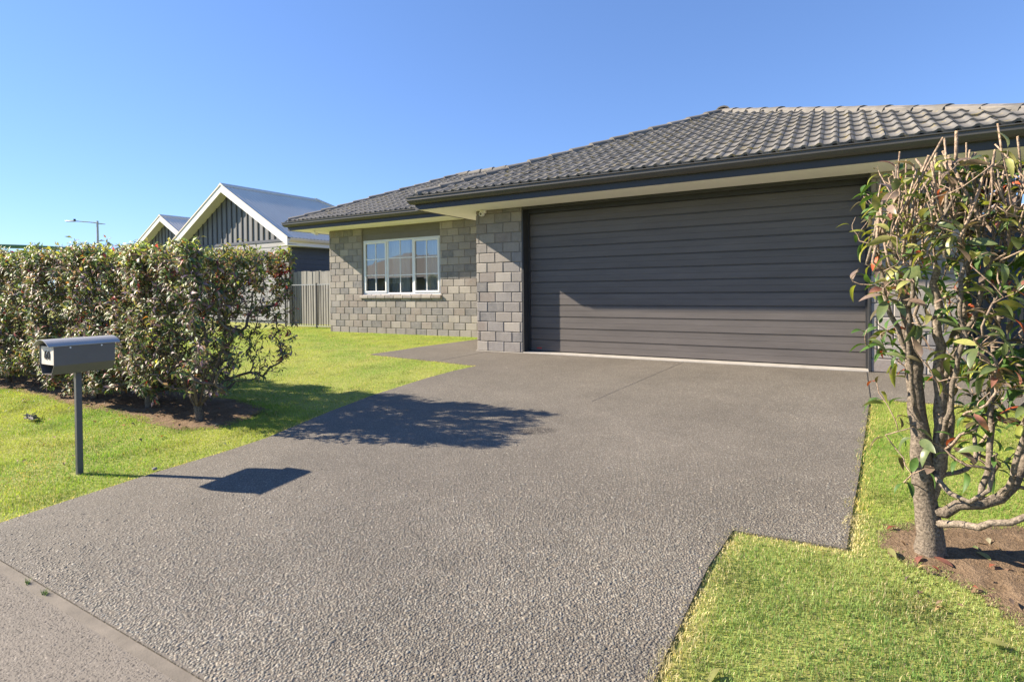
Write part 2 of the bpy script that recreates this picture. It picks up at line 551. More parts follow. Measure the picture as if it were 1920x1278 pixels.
# smooth trowelled margin between footpath and driveway, with a groove
b = MB()
xm = np.arange(-8, 12.01, .5)
for i in range(len(xm) - 1):
    b.box(xm[i], xm[i + 1] - .0, Y_KERB - .05, Y_KERB - .003, float(zt(0, Y_KERB)) - .08, float(zt(0, Y_KERB)) - .004)
b.build('margin_strip', plain('trowelled_margin', (.172, .148, .118), .9, .25, 9, bmp=.5, bscale=160), drive)
for (x0, y0, x1, y1) in ((5.868, -.02, 5.84, -1.55), (3.3, -2.75, 3.62, -.02), (.04, -1.1, .30, -.02)):
    b = MB()
    d = np.array([x1 - x0, y1 - y0]); d /= np.linalg.norm(d); n = np.array([-d[1], d[0]]) * (.004 if x0 > 5 else .0025)
    P = [(x0 + n[0], y0 + n[1]), (x0 - n[0], y0 - n[1]), (x1 - n[0], y1 - n[1]), (x1 + n[0], y1 + n[1])]
    Q = [(x, y, float(zt(x, y)) + h) for h in (-.02, .003) for x, y in P]
    b.add(Q, [(0, 3, 2, 1), (4, 5, 6, 7), (0, 1, 5, 4), (1, 2, 6, 5), (2, 3, 7, 6), (3, 0, 4, 7)])
    b.build('control_joint', M['jamb'] if x0 > 5 else plain('joint_filler', (.21, .185, .155), .9), drive)


def in_poly(px, py, poly):
    inside = np.zeros(px.shape, bool)
    j = len(poly) - 1
    for i in range(len(poly)):
        xi, yi = poly[i]; xj, yj = poly[j]
        c = ((yi > py) != (yj > py)) & (px < (xj - xi) * (py - yi) / (yj - yi + 1e-12) + xi)
        inside ^= c
        j = i
    return inside


def edge_dist(px, py, poly):
    d = np.full(px.shape, 1e9)
    for i in range(len(poly)):
        a = np.array(poly[i - 1]); c = np.array(poly[i]); e = c - a
        t = np.clip(((px - a[0]) * e[0] + (py - a[1]) * e[1]) / (e @ e), 0, 1)
        d = np.minimum(d, np.hypot(px - a[0] - t * e[0], py - a[1] - t * e[1]))
    return d


# ---- pebbles standing proud of the cement, near part of the paving
def pebble_grid(sp, mask, keep, rmax):
    gx_, gy_ = np.meshgrid(np.arange(-1, 8, sp), np.arange(-9.05, 0, sp * .87))
    gx_ = gx_ + (np.arange(gx_.shape[0]) % 2)[:, None] * sp / 2
    px = (gx_ + rnd.uniform(-.38, .38, gx_.shape) * sp).ravel(); py = (gy_ + rnd.uniform(-.38, .38, gy_.shape) * sp).ravel()
    d = np.hypot(px - CAM[0], py - CAM[1])
    d = d + rnd.normal(0, .35, d.shape) * np.clip(d - 1.5, 0, 1.5)
    ok = (d < rmax) & (rnd.random(px.shape) < keep)
    px, py, d = px[ok], py[ok], d[ok]
    ok = mask(px, py)
    return px[ok], py[ok], d[ok]


def pebbles(name, sp, px, py, ring2, cols, parent, sc=1.0, lift=0):
    n = len(px)
    a = rnd.uniform(0, 6.283, n); s = rnd.lognormal(0, .2, n) * sp * .53 * sc
    el = rnd.uniform(1.1, 1.9, n)
    k = 5
    ang = np.arange(k) * 2 * math.pi / k
    jr = rnd.uniform(.82, 1.15, (n, k))
    lx = np.cos(ang)[None] * jr * (s * np.sqrt(el))[:, None]; ly = np.sin(ang)[None] * jr * (s / np.sqrt(el))[:, None]
    ca, sa = np.cos(a)[:, None], np.sin(a)[:, None]
    X, Y = lx * ca - ly * sa, lx * sa + ly * ca
    z = zt(px, py) + lift
    h = s * rnd.uniform(.11, .25, n) * (1 if ring2 else 1.5)
    tx, ty = rnd.normal(0, .10, (2, n))
    base = np.stack([px[:, None] + X, py[:, None] + Y, np.broadcast_to((z - .002)[:, None], X.shape)], -1)
    c = np.array(cols)[rnd.integers(0, len(cols), n)] * rnd.uniform(.68, 1.3, (n, 1))
    cen = np.stack([px, py, z + h], -1)[:, None]
    if ring2:
        top = np.stack([px[:, None] + X * .80, py[:, None] + Y * .80, (z + h * .86)[:, None] + X * .8 * tx[:, None] + Y * .8 * ty[:, None]], -1)
        Vv = np.concatenate([base, top, cen], 1)
        fl = []
        for i in range(k):
            j = (i + 1) % k
            fl += [(i, j, k + j), (i, k + j, k + i), (k + i, k + j, 2 * k)]
    else:
        Vv = np.concatenate([base, cen], 1)
        fl = [(i, (i + 1) % k, k) for i in range(k)]
    m_ = Vv.shape[1]
    Fa = (np.array(fl)[None] + (np.arange(n) * m_)[:, None, None]).reshape(-1, 3)
    o = link(name, fast_mesh(name, Vv.reshape(-1, 3), Fa, M['pebble'], np.repeat(c, m_, 0), smooth=True), parent)
    return tag(o, kind='stuff')


on_drive = lambda x, y: in_poly(x, y, DRIVE) & (edge_dist(x, y, DRIVE) > .01)
PEB = [(0.155, 0.141, 0.116), (0.173, 0.158, 0.128), (0.203, 0.181, 0.147), (0.221, 0.2, 0.161), (0.188, 0.171, 0.139), (0.238, 0.217, 0.178), (0.188, 0.18, 0.157), (0.212, 0.181, 0.141)]
px, py, pd = pebble_grid(.0132, on_drive, 1.0, 7.6)
pebbles('pebble', .0132, px[pd < 3.4], py[pd < 3.4], True, PEB, drive)
pebbles('pebble', .0132, px[pd >= 3.4], py[pd >= 3.4], False, PEB, drive)
fp = bpy.data.objects['footpath']
px, py, pd = pebble_grid(.0135, lambda x, y: (y < Y_KERB - .06) & (y > -9.05), .85, 4.6)
pebbles('pebble', .0135, px, py, False, [(.12, .103, .085), (.16, .14, .116), (.205, .178, .147), (.15, .133, .112)], fp, .95, -.0032)

# ---- soil beds
def blob(cx, cy, a, b_, n=40, seed=0, j=.12):
    r = np.random.default_rng(seed)
    ph = r.uniform(0, 6.28, 5)
    return [(cx + a * math.cos(t) * (1 + j * sum(math.sin((k + 2) * t + ph[k]) / (k + 1) for k in range(5))),
             cy + b_ * math.sin(t) * (1 + j * sum(math.sin((k + 2) * t + ph[k] + 1) / (k + 1) for k in range(5)))) for t in np.linspace(0, 2 * math.pi, n, False)]


BED_L = [(.36, -4.78), (.36, -5.06), (.1, -5.24), (-.5, -5.24), (-1.3, -5.14), (-2.1, -5.2), (-3.2, -5.1), (-4.7, -5.14), (-7, -5.12), (-9.4, -5.15), (-9.6, -4.2), (-7, -4.25), (-4, -4.2), (-2, -4.3), (-.6, -4.25), (.2, -4.4)]
BED_R = [(5.80, -4.72), (5.76, -4.92), (5.84, -5.04), (5.98, -5.12), (6.08, -5.2), (6.2, -5.42), (6.6, -5.6), (7.6, -5.55), (9.5, -5.5), (9.5, -4.3), (7.5, -4.25), (6.6, -4.35), (6.15, -4.5), (5.95, -4.6)]


def soil_bed(name, poly, label, seed):
    xs_ = [p[0] for p in poly]; ys_ = [p[1] for p in poly]
    sp = .035
    X, Y = np.meshgrid(np.arange(min(xs_) - .1, max(xs_) + .1, sp), np.arange(min(ys_) - .1, max(ys_) + .1, sp))
    ins = in_poly(X, Y, poly); d = edge_dist(X, Y, poly) * np.where(ins, 1, -1)
    r = np.random.default_rng(seed)
    h = -.012 + np.clip(d + .06, 0, .2) * .10 + r.normal(0, .005, X.shape) * (d > 0)
    for _ in range(int(len(X.ravel()) / 260)):
        cx, cy, s, k = r.uniform(min(xs_), max(xs_)), r.uniform(min(ys_), max(ys_)), r.uniform(.03, .10), r.uniform(-.014, .02)
        h += k * np.exp(-((X - cx) ** 2 + (Y - cy) ** 2) / s ** 2) * (d > .02)
    Z = zt(X, Y) + h
    ny_, nx_ = X.shape
    id_ = np.arange(nx_ * ny_).reshape(ny_, nx_)
    Fq_ = np.stack([id_[:-1, :-1], id_[:-1, 1:], id_[1:, 1:], id_[1:, :-1]], -1)
    keep = (d[:-1, :-1] > -.06) & (d[1:, 1:] > -.06)
    me = fast_mesh(name, np.stack([X, Y, Z], -1).reshape(-1, 3), Fq_[keep], M['soil'], smooth=True)
    return tag(link(name, me), label, 'soil bed', kind='structure')


soil_bed('garden_bed', BED_L, 'strip of brown soil under the left hedge', 3)
soil_bed('garden_bed', BED_R, 'bare brown soil round the trunk of the right shrub', 4)

# ------------------------------------------------------------------ the house
C_, L_ = .172, .33
HS = 14.4 * C_                 # garage soffit
XB, YB, ZB = -6.474, 2.408, -.037
HB = ZB + 16.1 * C_            # bedroom soffit
OV, OB = .75, .742
XO, XR = .942, 5.905           # garage opening
XW = 7.18                      # right end of the garage wall block
house = tag(empty('brick_house'), 'grey concrete-brick bungalow with a tiled hip roof and wide dark garage door', 'house')

wall = MB()
wall.box(.012, XO - .012, .012, .2, -.1, HS)                    # left garage pier
wall.box(.012, .25, .2, 2.6, -.1, HS)                           # garage side
wall.box(XR + .012, 6.86, .012, .2, -.1, HS)                    # right pier
wall.box(6.66, 6.86, .2, 9, -.1, HS)
W0, W1, WZ0, WZ1 = -5.24, -2.675, .985, 2.40
wall.box(XB + .012, W0 - .002, YB + .012, YB + .25, -.1, HB)
wall.box(W0 - .002, W1 + .002, YB + .012, YB + .25, -.1, WZ0 - .06)
wall.box(W1 + .002, .012, YB + .012, YB + .25, -.1, HB)
wall.box(XB + .012, XB + .25, YB + .25, 8.2, -.1, HB)
wall.box(XB + .25, .2, 8.0, 8.2, -.1, HB)
wall.box(.25, 6.66, 8.9, 9.1, -.1, HS)
wobj = wall.build('wall', M['mortar'], house)
tag(wobj, 'rough grey concrete brick walls')

brick_cache = {}


def brick_mesh(w, h, k):
    key = (round(w, 3), round(h, 3), k)
    if key not in brick_cache:
        r = np.random.default_rng(abs(hash(key)) % 2 ** 31)
        bm = bmesh.new()
        bmesh.ops.create_cube(bm, size=1)
        for v in bm.verts:
            v.co = Vector(((v.co.x) * w, v.co.y * .07, v.co.z * h)) + Vector((r.normal(0, .0016), 0, r.normal(0, .0016)))
        bmesh.ops.bevel(bm, geom=bm.edges[:], offset=min(.009, w * .2), segments=1, affect='EDGES')
        me = bpy.data.meshes.new('brick')
        bm.to_mesh(me); bm.free()
        for p in me.polygons: p.use_smooth = False
        me.materials.append(M['brick'])
        brick_cache[key] = me
    return brick_cache[key]


nbrick = 0


def lay(x0, x1, y, zb, top, first, holes=()):
    """a running-bond face at plane y from x0 to x1"""
    global nbrick
    row = 0
    z = zb
    while z < top - .02:
        h = min(C_, top - z)
        off = first if row % 2 == 0 else first - L_ / 2
        js = [x0] + [x for x in np.arange(x0 + off - L_, x1 + L_, L_) if x0 + .03 < x < x1 - .03] + [x1]
        for a, b2 in zip(js[:-1], js[1:]):
            segs = [(a, b2)]
            for hx0, hx1, hz0, hz1 in holes:
                if z + h * .5 > hz0 and z + h * .5 < hz1:
                    ns = []
                    for p, q in segs:
                        if q <= hx0 or p >= hx1: ns.append((p, q))
                        else:
                            if p < hx0 - .02: ns.append((p, hx0))
                            if q > hx1 + .02: ns.append((hx1, q))
                    segs = ns
            for p, q in segs:
                w = round(q - p - .009, 2)
                me = brick_mesh(w, round(h - .0085, 3), nbrick % 3)
                o = link('brick', me, wobj)
                o.location = ((p + q) / 2, y + .035 + rnd.normal(0, .0016), z + h / 2)
                o.rotation_euler = (rnd.normal(0, .004), rnd.normal(0, .003), rnd.normal(0, .006))
                nbrick += 1
        z += C_
        row += 1


lay(0, XO - .005, 0, 0, HS, .23)
lay(XR + .005, 6.86, 0, 0, HS, .40 - L_ / 2)
lay(XB, .012, YB, ZB, HB, .07 + .0, [(W0, W1, WZ0 - .06, 9)])

# concrete footing line under the bedroom wall and pier
b = MB(); b.box(XB - .01, .3, YB - .035, YB + .01, -.12, ZB - .004); b.box(-.012, XO, -.03, .01, -.12, .004)
b.build('footing', M['concrete'], house)

# ---- garage door
DY, DX0, DX1 = .205, .978, 5.875
nib = MB(); nib.box(XO, XR, -.012, .3, -.1, .016)
nib.build('threshold', M['concrete'], house, bevel=.006)
door = MB(); door.box(DX0, DX1, DY + .03, DY + .05, .02, 2.40)
dobj = door.build('garage_door', M['jamb'], house)
tag(dobj, 'dark charcoal sectional garage door of horizontal boards')
PH = .1955
prof = [(.022, .0), (.012, .0), (.012, .005), (.0, .008), (.0, .094), (.0025, .096), (.0025, .099), (.0, .101), (.0, .178), (.008, .181), (.008, .184), (.004, .186), (.004, .191), (.016, .1935), (.022, .1935)]
me = MB().prism(prof, (DX0, 0, 0), (DX1, 0, 0), (0, 1, 0), (0, 0, 1)).mesh('board', M['door'])
for k in range(12):
    o = link('board', me, dobj)
    o.location = (0, DY + rnd.normal(0, .0008), .026 + k * PH)
    o.rotation_euler = (rnd.normal(0, .003), 0, 0)
b = MB(); b.box(1.10, 1.19, DY - .006, DY + .001, .066, .084)
b.build('marker', M['red'], dobj)
j = MB()
j.box(XO - .004, XO + .018, .002, .30, .0, HS); j.box(XO + .018, DX0 + .012, DY - .03, .30, .018, HS)
j.box(XR - .018, XR + .006, -.012, .30, .0, HS); j.box(DX1 - .012, XR - .018, DY - .03, .30, .018, HS)
j.box(XO + .018, XR - .018, DY - .045, .30, 2.372, HS); j.box(XO + .018, XR - .018, .004, .03, HS - .05, HS)
j.build('door_jamb', M['jamb'], house)

# ---- bedroom window
wy = YB + .05                       # front plane of the frame
win = MB(); FR = .05
win.box(W0, W1, wy, wy + .07, WZ0, WZ0 + FR); win.box(W0, W1, wy, wy + .07, WZ1 - FR, WZ1)
win.box(W0, W0 + FR, wy, wy + .07, WZ0 + FR, WZ1 - FR); win.box(W1 - FR, W1, wy, wy + .07, WZ0 + FR, WZ1 - FR)
m1, m2 = W0 + .845, W0 + 1.69
for mx_ in (m1, m2): win.box(mx_ - .03, mx_ + .03, wy + .003, wy + .07, WZ0 + FR, WZ1 - FR)
wno = win.build('window', M['white'], house, bevel=.004)
tag(wno, 'white three-light window with small square panes')
for k, (a, c) in enumerate(((W0 + FR, m1 - .03), (m1 + .03, m2 - .03), (m2 + .03, W1 - FR))):
    z0, z1 = WZ0 + FR, WZ1 - FR
    if k != 1:
        s = MB(); t = .045
        s.box(a, c, wy - .018, wy + .03, z0, z0 + t); s.box(a, c, wy - .018, wy + .03, z1 - t, z1)
        s.box(a, a + t, wy - .018, wy + .03, z0 + t, z1 - t); s.box(c - t, c, wy - .018, wy + .03, z0 + t, z1 - t)
        s.build('sash', M['white'], wno, bevel=.003)
        a, c, z0, z1 = a + t, c - t, z0 + t, z1 - t
    yv = wy + .012
    xc = (a + c) / 2
    b = MB(); b.box(xc - .011, xc + .011, yv - .008, yv + .012, z0, z1); b.build('glazing_bar', M['white'], wno)
    hz = (z1 - z0) / 3
    for q in (1, 2):
        b = MB(); b.box(a, xc - .011, yv - .006, yv + .010, z0 + q * hz - .011, z0 + q * hz + .011)
        b.box(xc + .011, c, yv - .006, yv + .010, z0 + q * hz - .011, z0 + q * hz + .011); b.build('glazing_bar', M['white'], wno)
    for q in range(3):
        for (p0, p1) in ((a, xc - .011), (xc + .011, c)):
            b = MB(); e = .004
            b.add([(p0 - .004, yv + .002, z0 + q * hz - .002), (p1 + .004, yv + .002 + rnd.normal(0, .0004), z0 + q * hz), (p1 + .004, yv + .002 + rnd.normal(0, .0004), z0 + (q + 1) * hz), (p0 - .004, yv + .002, z0 + (q + 1) * hz)],
                  [(0, 1, 2, 3)])
            b.build('pane', M['glass'], wno)
# painted boards above the window
for (z0, z1) in ((WZ1 + .004, WZ1 + .165), (WZ1 + .165, HB)):
    b = MB(); b.prism([(.0, z0 + .008), (.006, z0), (.04, z0), (.04, z1), (.012, z1)], (W0 + .0, YB + .03, 0), (W1, YB + .03, 0), (0, 1, 0), (0, 0, 1)); b.build('cladding_board', M['board'], house)
# sloping sill bricks
nx_s = 9
for k in range(nx_s):
    a = W0 - .07 + (W1 - W0 + .12) * k / nx_s; c = W0 - .07 + (W1 - W0 + .12) * (k + 1) / nx_s - .006
    b = MB(); b.prism([(-.05, WZ0 - .095), (-.05, WZ0 - .03), (.06, WZ0 - .004), (.10, WZ0 - .004), (.10, WZ0 - .095)], (a, YB - .0, 0), (c, YB, 0), (0, 1, 0), (0, 0, 1))
    b.build('sill_brick', M['brick'], wno, bevel=.006)
# the room behind the glass
room = MB()
room.add([(W0 - .6, YB + .27, -.0), (W1 + .6, YB + .27, 0), (W1 + .6, YB + 3.4, 0), (W0 - .6, YB + 3.4, 0), (W0 - .6, YB + .27, 2.6), (W1 + .6, YB + .27, 2.6), (W1 + .6, YB + 3.4, 2.6), (W0 - .6, YB + 3.4, 2.6)],
         [(0, 1, 2, 3), (7, 6, 5, 4), (2, 6, 7, 3), (1, 5, 6, 2), (3, 7, 4, 0)])
room.build('room', M['room'], house)


def curtain(x0, x1, y, z0, z1, m, name='curtain'):
    n = int((x1 - x0) / .012)
    b = MB()
    V_ = []
    for i in range(n + 1):
        x = x0 + (x1 - x0) * i / n
        yy = y + .035 * math.sin(i * .75) + .012 * math.sin(i * .31)
        V_ += [(x, yy, z0), (x, yy * 1, z1)]
    b.add(V_, [(2 * i, 2 * i + 2, 2 * i + 3, 2 * i + 1) for i in range(n)])
    return b.build(name, m, house, smooth=True)


curtain(W0 + .01, W0 + .36, YB + .19, WZ0 - .02, WZ1, M['curtain'])
curtain(W0 + .62, W0 + 1.5, YB + .20, WZ0 - .02, WZ1, M['curtain_cream'])
curtain(W1 - .62, W1 - .01, YB + .19, WZ0 - .02, WZ1, M['curtain_cream'])

# ---- eaves
def strip(b, x0, x1, y0, y1, z0, z1): b.box(x0, x1, y0, y1, z0, z1)


GX1 = XW + .75
RB_G = HS + .235       # tile bed height above the garage fascia line
RB_B = HB + .235
T = .433
TH = math.atan(T)
s = MB()
s.box(-OV + .02, GX1 - .02, -OV + .02, .3, HS, HS + .012); s.box(-OV + .02, .3, .3, 2.6, HS, HS + .012)
s.box(XB - OB + .02, -OV - .0, YB - OB + .02, YB + .3, HB, HB + .012); s.box(-OV, 1.0, YB - OB + .02, YB + .3, HB, HB + .012); s.box(XB - OB + .02, XB + .3, YB + .3, 8.8, HB, HB + .012)
so_ = s.build('soffit', M['soffit'], house)
fa = MB()
fa.box(-OV, GX1, -OV, -OV + .02, HS - .008, HS + .20); fa.box(-OV, -OV + .02, -OV + .02, YB - OB + .3, HS - .008, HS + .20); fa.box(GX1 - .02, GX1, -OV + .02, 9.6, HS - .008, HS + .2)
fa.box(XB - OB, -OV + .1, YB - OB, YB - OB + .02, HB - .008, HB + .20); fa.box(XB - OB, XB - OB + .02, YB - OB + .02, 8.8, HB - .008, HB + .20)
fa.build('fascia', M['fascia'], house)
gp = [(.0, .0), (.055, .0), (.085, .022), (.105, .055), (.108, .06), (.108, .100), (.125, .108), (.125, .120), (.112, .122), (.100, .116), (.098, .062), (.078, .03), (.052, .01), (.0, .01)]


def gutter(bz, segs):
    for p0, p1, ax, m0, m1_ in segs:
        b = MB()
        d = np.array(p1, float) - np.array(p0, float); d /= np.linalg.norm(d)
        b.prism(gp, lambda a, c: np.array(p0) - d * (a * m0), lambda a, c: np.array(p1) + d * (a * m1_), ax, (0, 0, 1))
        b.build('gutter', M['gutter'], house)


zg = HS + .085
gutter(zg, [((-OV, -OV, zg), (GX1, -OV, zg), (0, -1, 0), 1, 1), ((-OV, -OV, zg), (-OV, YB - OB - .13, zg), (-1, 0, 0), 1, 0)])
zg = HB + .085
gutter(zg, [((XB - OB, YB - OB, zg), (-OV - .0, YB - OB, zg), (0, -1, 0), 1, 0), ((XB - OB, YB - OB, zg), (XB - OB, 8.8, zg), (-1, 0, 0), 1, 0)])

# ---- roof planes (underlay) with tiles as pieces
AG = (GX1 + OV) / 2
AB = 3.305
roof = MB()
g0, g1, gy0, gyb = -OV, GX1, -OV, 9.6
zap = RB_G + AG * T
ap = (-OV + AG, -OV + AG, zap); ar = (-OV + AG, gyb, zap)
roof.add([(g0, gy0, RB_G), (g1, gy0, RB_G), ap, ar, (g0, gyb, RB_G), (g1, gyb, RB_G)], [(0, 1, 2), (0, 2, 3, 4), (1, 5, 3, 2), (4, 3, 5)])
bx0, by0 = XB - OB, YB - OB
zbp = RB_B + AB * T
bxe = -OV + (zbp - RB_G) / T          # where the bedroom ridge dies into the garage roof
yv0 = YB - OB
vx = lambda y: y - by0 + (RB_B - RB_G) / T - OV       # valley x at y
roof.add([(bx0, by0, RB_B), (vx(by0), by0, RB_B), (bxe, by0 + AB, zbp), (bx0 + AB, by0 + AB, zbp), (bx0, by0 + 2 * AB, RB_B), (bxe, by0 + 2 * AB, RB_B)],
         [(0, 1, 2, 3), (0, 3, 4), (3, 2, 5, 4)])
rf = roof.build('roof', M['tile'], house)
tag(rf, 'weathered grey concrete tile hip roof with lichen')

TW, TL = .32, .335
hp = [(0, 0), (.02, .010), (.04, .030), (.065, .030), (.085, .010), (.105, 0)]
pts = []
for i, (u, h) in enumerate([(.052 - .052 + 0, .032), (.018, .026), (.036, .009), (.054, 0), (.108, 0), (.126, .009), (.146, .030), (.174, .030), (.194, .009), (.212, 0), (.266, 0), (.284, .009), (.302, .026), (.318, .032)]):
    pts.append((u, h * .8))
K = len(pts)
LEN = TL + .05
tv = [(u, 0, h + .020) for u, h in pts] + [(u, LEN, h - .004) for u, h in pts] + [(u, .003, h - .012) for u, h in pts]
tf = [(i, i + 1, K + i + 1, K + i) for i in range(K - 1)] + [(2 * K + i, 2 * K + i + 1, i + 1, i) for i in range(K - 1)]
R3 = np.array([[1, 0, 0], [0, math.cos(TH), -math.sin(TH)], [0, math.sin(TH), math.cos(TH)]])
tile_me = bpy.data.meshes.new('roof_tile')
tile_me.from_pydata([tuple(R3 @ np.array(p)) for p in tv], [], tf)
tile_me.materials.append(M['tile'])
for i, p in enumerate(tile_me.polygons): p.use_smooth = i < K - 1
tiles = []      # (distance, position, clip planes)


def face_tiles(x0, x1, y0, zbed, depth, planes, test):
    nrow = int(math.ceil(depth / math.cos(TH) / TL))
    for r_ in range(nrow):
        v0 = -.06 + r_ * TL
        for c in range(-1, int((x1 - x0) / TW) + 2):
            x = x0 + c * TW + .05
            p = np.array([x, y0 + v0 * math.cos(TH), zbed + v0 * math.sin(TH)])
            cor = [p + R3 @ np.array(q) for q in ((0, .0, 0), (TW, 0, 0), (0, TL, 0), (TW, TL, 0))]
            sd_ = [[(q - np.array(co_)) @ np.array(no) for q in cor] for co_, no in planes]
            if any(max(d) <= 0 for d in sd_): continue
            cut = [pl for pl, d in zip(planes, sd_) if min(d) < 0]
            tiles.append((np.linalg.norm(p - CAM), p, cut))


face_tiles(g0, g1, gy0, RB_G + .012, AG, [((g0, gy0, 0), (1, -1, 0)), ((g1, gy0, 0), (-1, -1, 0))], None)
face_tiles(bx0, 1.5, by0, RB_B + .012, AB, [((bx0, by0, 0), (1, -1, 0)), ((vx(by0), by0, 0), (-1, 1, 0)), ((0, by0 + AB, 0), (0, -1, 0))], None)
tiles.sort(key=lambda t: t[0])
rest = bmesh.new()
for k, (d, p, cut) in enumerate(tiles):
    p = p + np.array([rnd.normal(0, .0015), 0, rnd.normal(0, .0015)])
    rot = Matrix.Rotation(rnd.normal(0, .006), 4, 'X') @ Matrix.Rotation(rnd.normal(0, .005), 4, 'Z')
    mw = Matrix.Translation(Vector(p)) @ rot
    if k < 300 and not cut:
        o = link('roof_tile', tile_me, rf); o.matrix_local = mw
        continue
    bm = bmesh.new(); bm.from_mesh(tile_me); bm.transform(mw)
    for co_, no in cut:
        bmesh.ops.bisect_plane(bm, geom=bm.verts[:] + bm.edges[:] + bm.faces[:], plane_co=co_, plane_no=(-no[0], -no[1], -no[2]), clear_outer=True)
    if not bm.faces: bm.free(); continue
    me = bpy.data.meshes.new('roof_tile'); bm.to_mesh(me); bm.free()
    me.materials.clear(); me.materials.append(M['tile'])
    if k < 300: link('roof_tile', me, rf)
    else: rest.from_mesh(me); bpy.data.meshes.remove(me)
me = bpy.data.meshes.new('far_tiles'); rest.to_mesh(me); rest.free(); me.materials.append(M['tile'])
tag(link('far_tiles', me, rf), kind='stuff')

# hip and ridge caps
def caps(p0, p1, nrm_up=(0, 0, 1), w=.125, e=.425, drop=.085):
    p0, p1 = np.array(p0, float), np.array(p1, float)
    d = p1 - p0; Ln = np.linalg.norm(d); d /= Ln
    side = np.cross(d, nrm_up); side /= np.linalg.norm(side); up = np.cross(side, d)
    n = int(round(Ln / e)); e = Ln / n
    A = np.radians([-100, -70, -40, -13, 13, 40, 70, 100])
    for k in range(n):
        q0 = p0 + d * (k * e); q1 = p0 + d * ((k + 1) * e + .03)
        b = MB(); V_ = []
        for q, s_, lift in ((q0, 1.06, .016), (q1, .95, -.004)):
            for a in A: V_.append(q + side * math.sin(a) * w * s_ + up * (math.cos(a) * .085 * s_ - .05 + lift + .035))
        for a in A: V_.append(q0 + side * math.sin(a) * w * .9 + up * (math.cos(a) * .06 - .05 + .016 + .035))
        n8 = len(A)
        b.add(V_, [(i, i + 1, n8 + i + 1, n8 + i) for i in range(n8 - 1)] + [(2 * n8 + i, 2 * n8 + i + 1, i + 1, i) for i in range(n8 - 1)])
        o = b.build('ridge_cap', M['ridge'], rf, smooth=True)
        o.location = (rnd.normal(0, .003), rnd.normal(0, .003), rnd.normal(0, .004))


caps((g0 + .02, gy0 + .02, RB_G + .012), ap)
caps((g1 - .02, gy0 + .02, RB_G - .005), (ap[0], ap[1], ap[2] - .01))
caps((ap[0], ap[1] - .05, ap[2] + .02), (ap[0], ap[1] + 3.0, ap[2] + .02))
caps((bx0 + .02, by0 + .02, RB_B + .012), (bx0 + AB, by0 + AB, zbp))
caps((bxe, by0 + AB, zbp + .015), (bx0 + AB - .05, by0 + AB, zbp + .015))
# mortar bedding under the hips
b = MB()
for p0, p1 in (((g0, gy0, RB_G), ap), ((g1, gy0, RB_G), ap), ((bx0, by0, RB_B), (bx0 + AB, by0 + AB, zbp)), ((bx0 + AB, by0 + AB, zbp), (bxe, by0 + AB, zbp))):
    p0, p1 = np.array(p0), np.array(p1)
    d = (p1 - p0) / np.linalg.norm(p1 - p0); sd2 = np.cross(d, (0, 0, 1)); sd2 /= np.linalg.norm(sd2); up = np.cross(sd2, d)
    b.prism([(-.10, -.09), (.10, -.09), (.10, .035), (0, .07), (-.10, .035)], p0 + d * .12, p1 - d * .05, sd2, up)
b.build('bedding', M['mortar'], rf)

# ---- security sensor and floodlight
t = tag(empty('security_sensor', (.175, -.02, 2.44)), 'small cream security sensor in the corner under the garage eave', 'sensor')
b = MB(); b.box(-.06, .06, -.03, .02, -.02, .034); b.build('bracket', M['soffit'], t, bevel=.006)
b = MB(); b.tube([(0, -.012, -.035), (0, -.05, -.035), (0, -.085, -.037)], [.038, .042, .036], 14); b.build('head', M['soffit'], t, smooth=True)
b = MB(); b.tube([(0, -.083, -.037), (0, -.092, -.037)], [.024, .02], 12); b.build('lens', M['board'], t, smooth=True)
t = tag(empty('floodlight', (-6.62, 2.05, HB)), 'small cream floodlight hanging under the bedroom soffit at the left corner', 'light')
b = MB(); b.tube([(0, 0, 0), (0, 0, -.05)], .02, 8); b.build('stem', M['soffit'], t)
b = MB(); b.prism([(-.07, -.05), (.05, -.05), (.09, -.13), (-.07, -.07)], (0, -.06, 0), (0, .06, 0), (1, 0, 0), (0, 0, 1)); b.build('head', M['soffit'], t)

# ---- side gate right of the garage
t = tag(empty('side_gate', (6.87, .1, 0)), 'dark metal barred side gate right of the garage, seen through the right shrub', 'gate')
for k in range(15):
    b = MB(); b.box(.03 + k * .11, .055 + k * .11, 0, .025, .06, 1.75); b.build('bar', M['black_steel'], t)
for z in (.12, .95, 1.68):
    b = MB(); b.box(.0, 1.65, .028, .06, z, z + .05); b.build('rail', M['black_steel'], t)
for k in range(2):
    b = MB(); b.box(.005 + k * 1.65, .05 + k * 1.65, .02, .07, 0, 1.85); b.build('post', M['black_steel'], t)
t = tag(empty('storage_bin', (7.35, 1.1, 0)), 'dark blue bin standing behind the barred side gate', 'bin')
b = MB(); b.prism([(-.28, 0), (.28, 0), (.33, .95), (-.33, .95)], (0, -.3, 0), (0, .3, 0), (1, 0, 0), (0, 0, 1)); b.build('body', M['nb_navy'], t, bevel=.02)
b = MB(); b.prism([(-.35, .952), (.35, .952), (.34, 1.0), (0, 1.05), (-.34, 1.0)], (0, -.34, 0), (0, .34, 0), (1, 0, 0), (0, 0, 1)); b.build('lid', M['black_steel'], t)

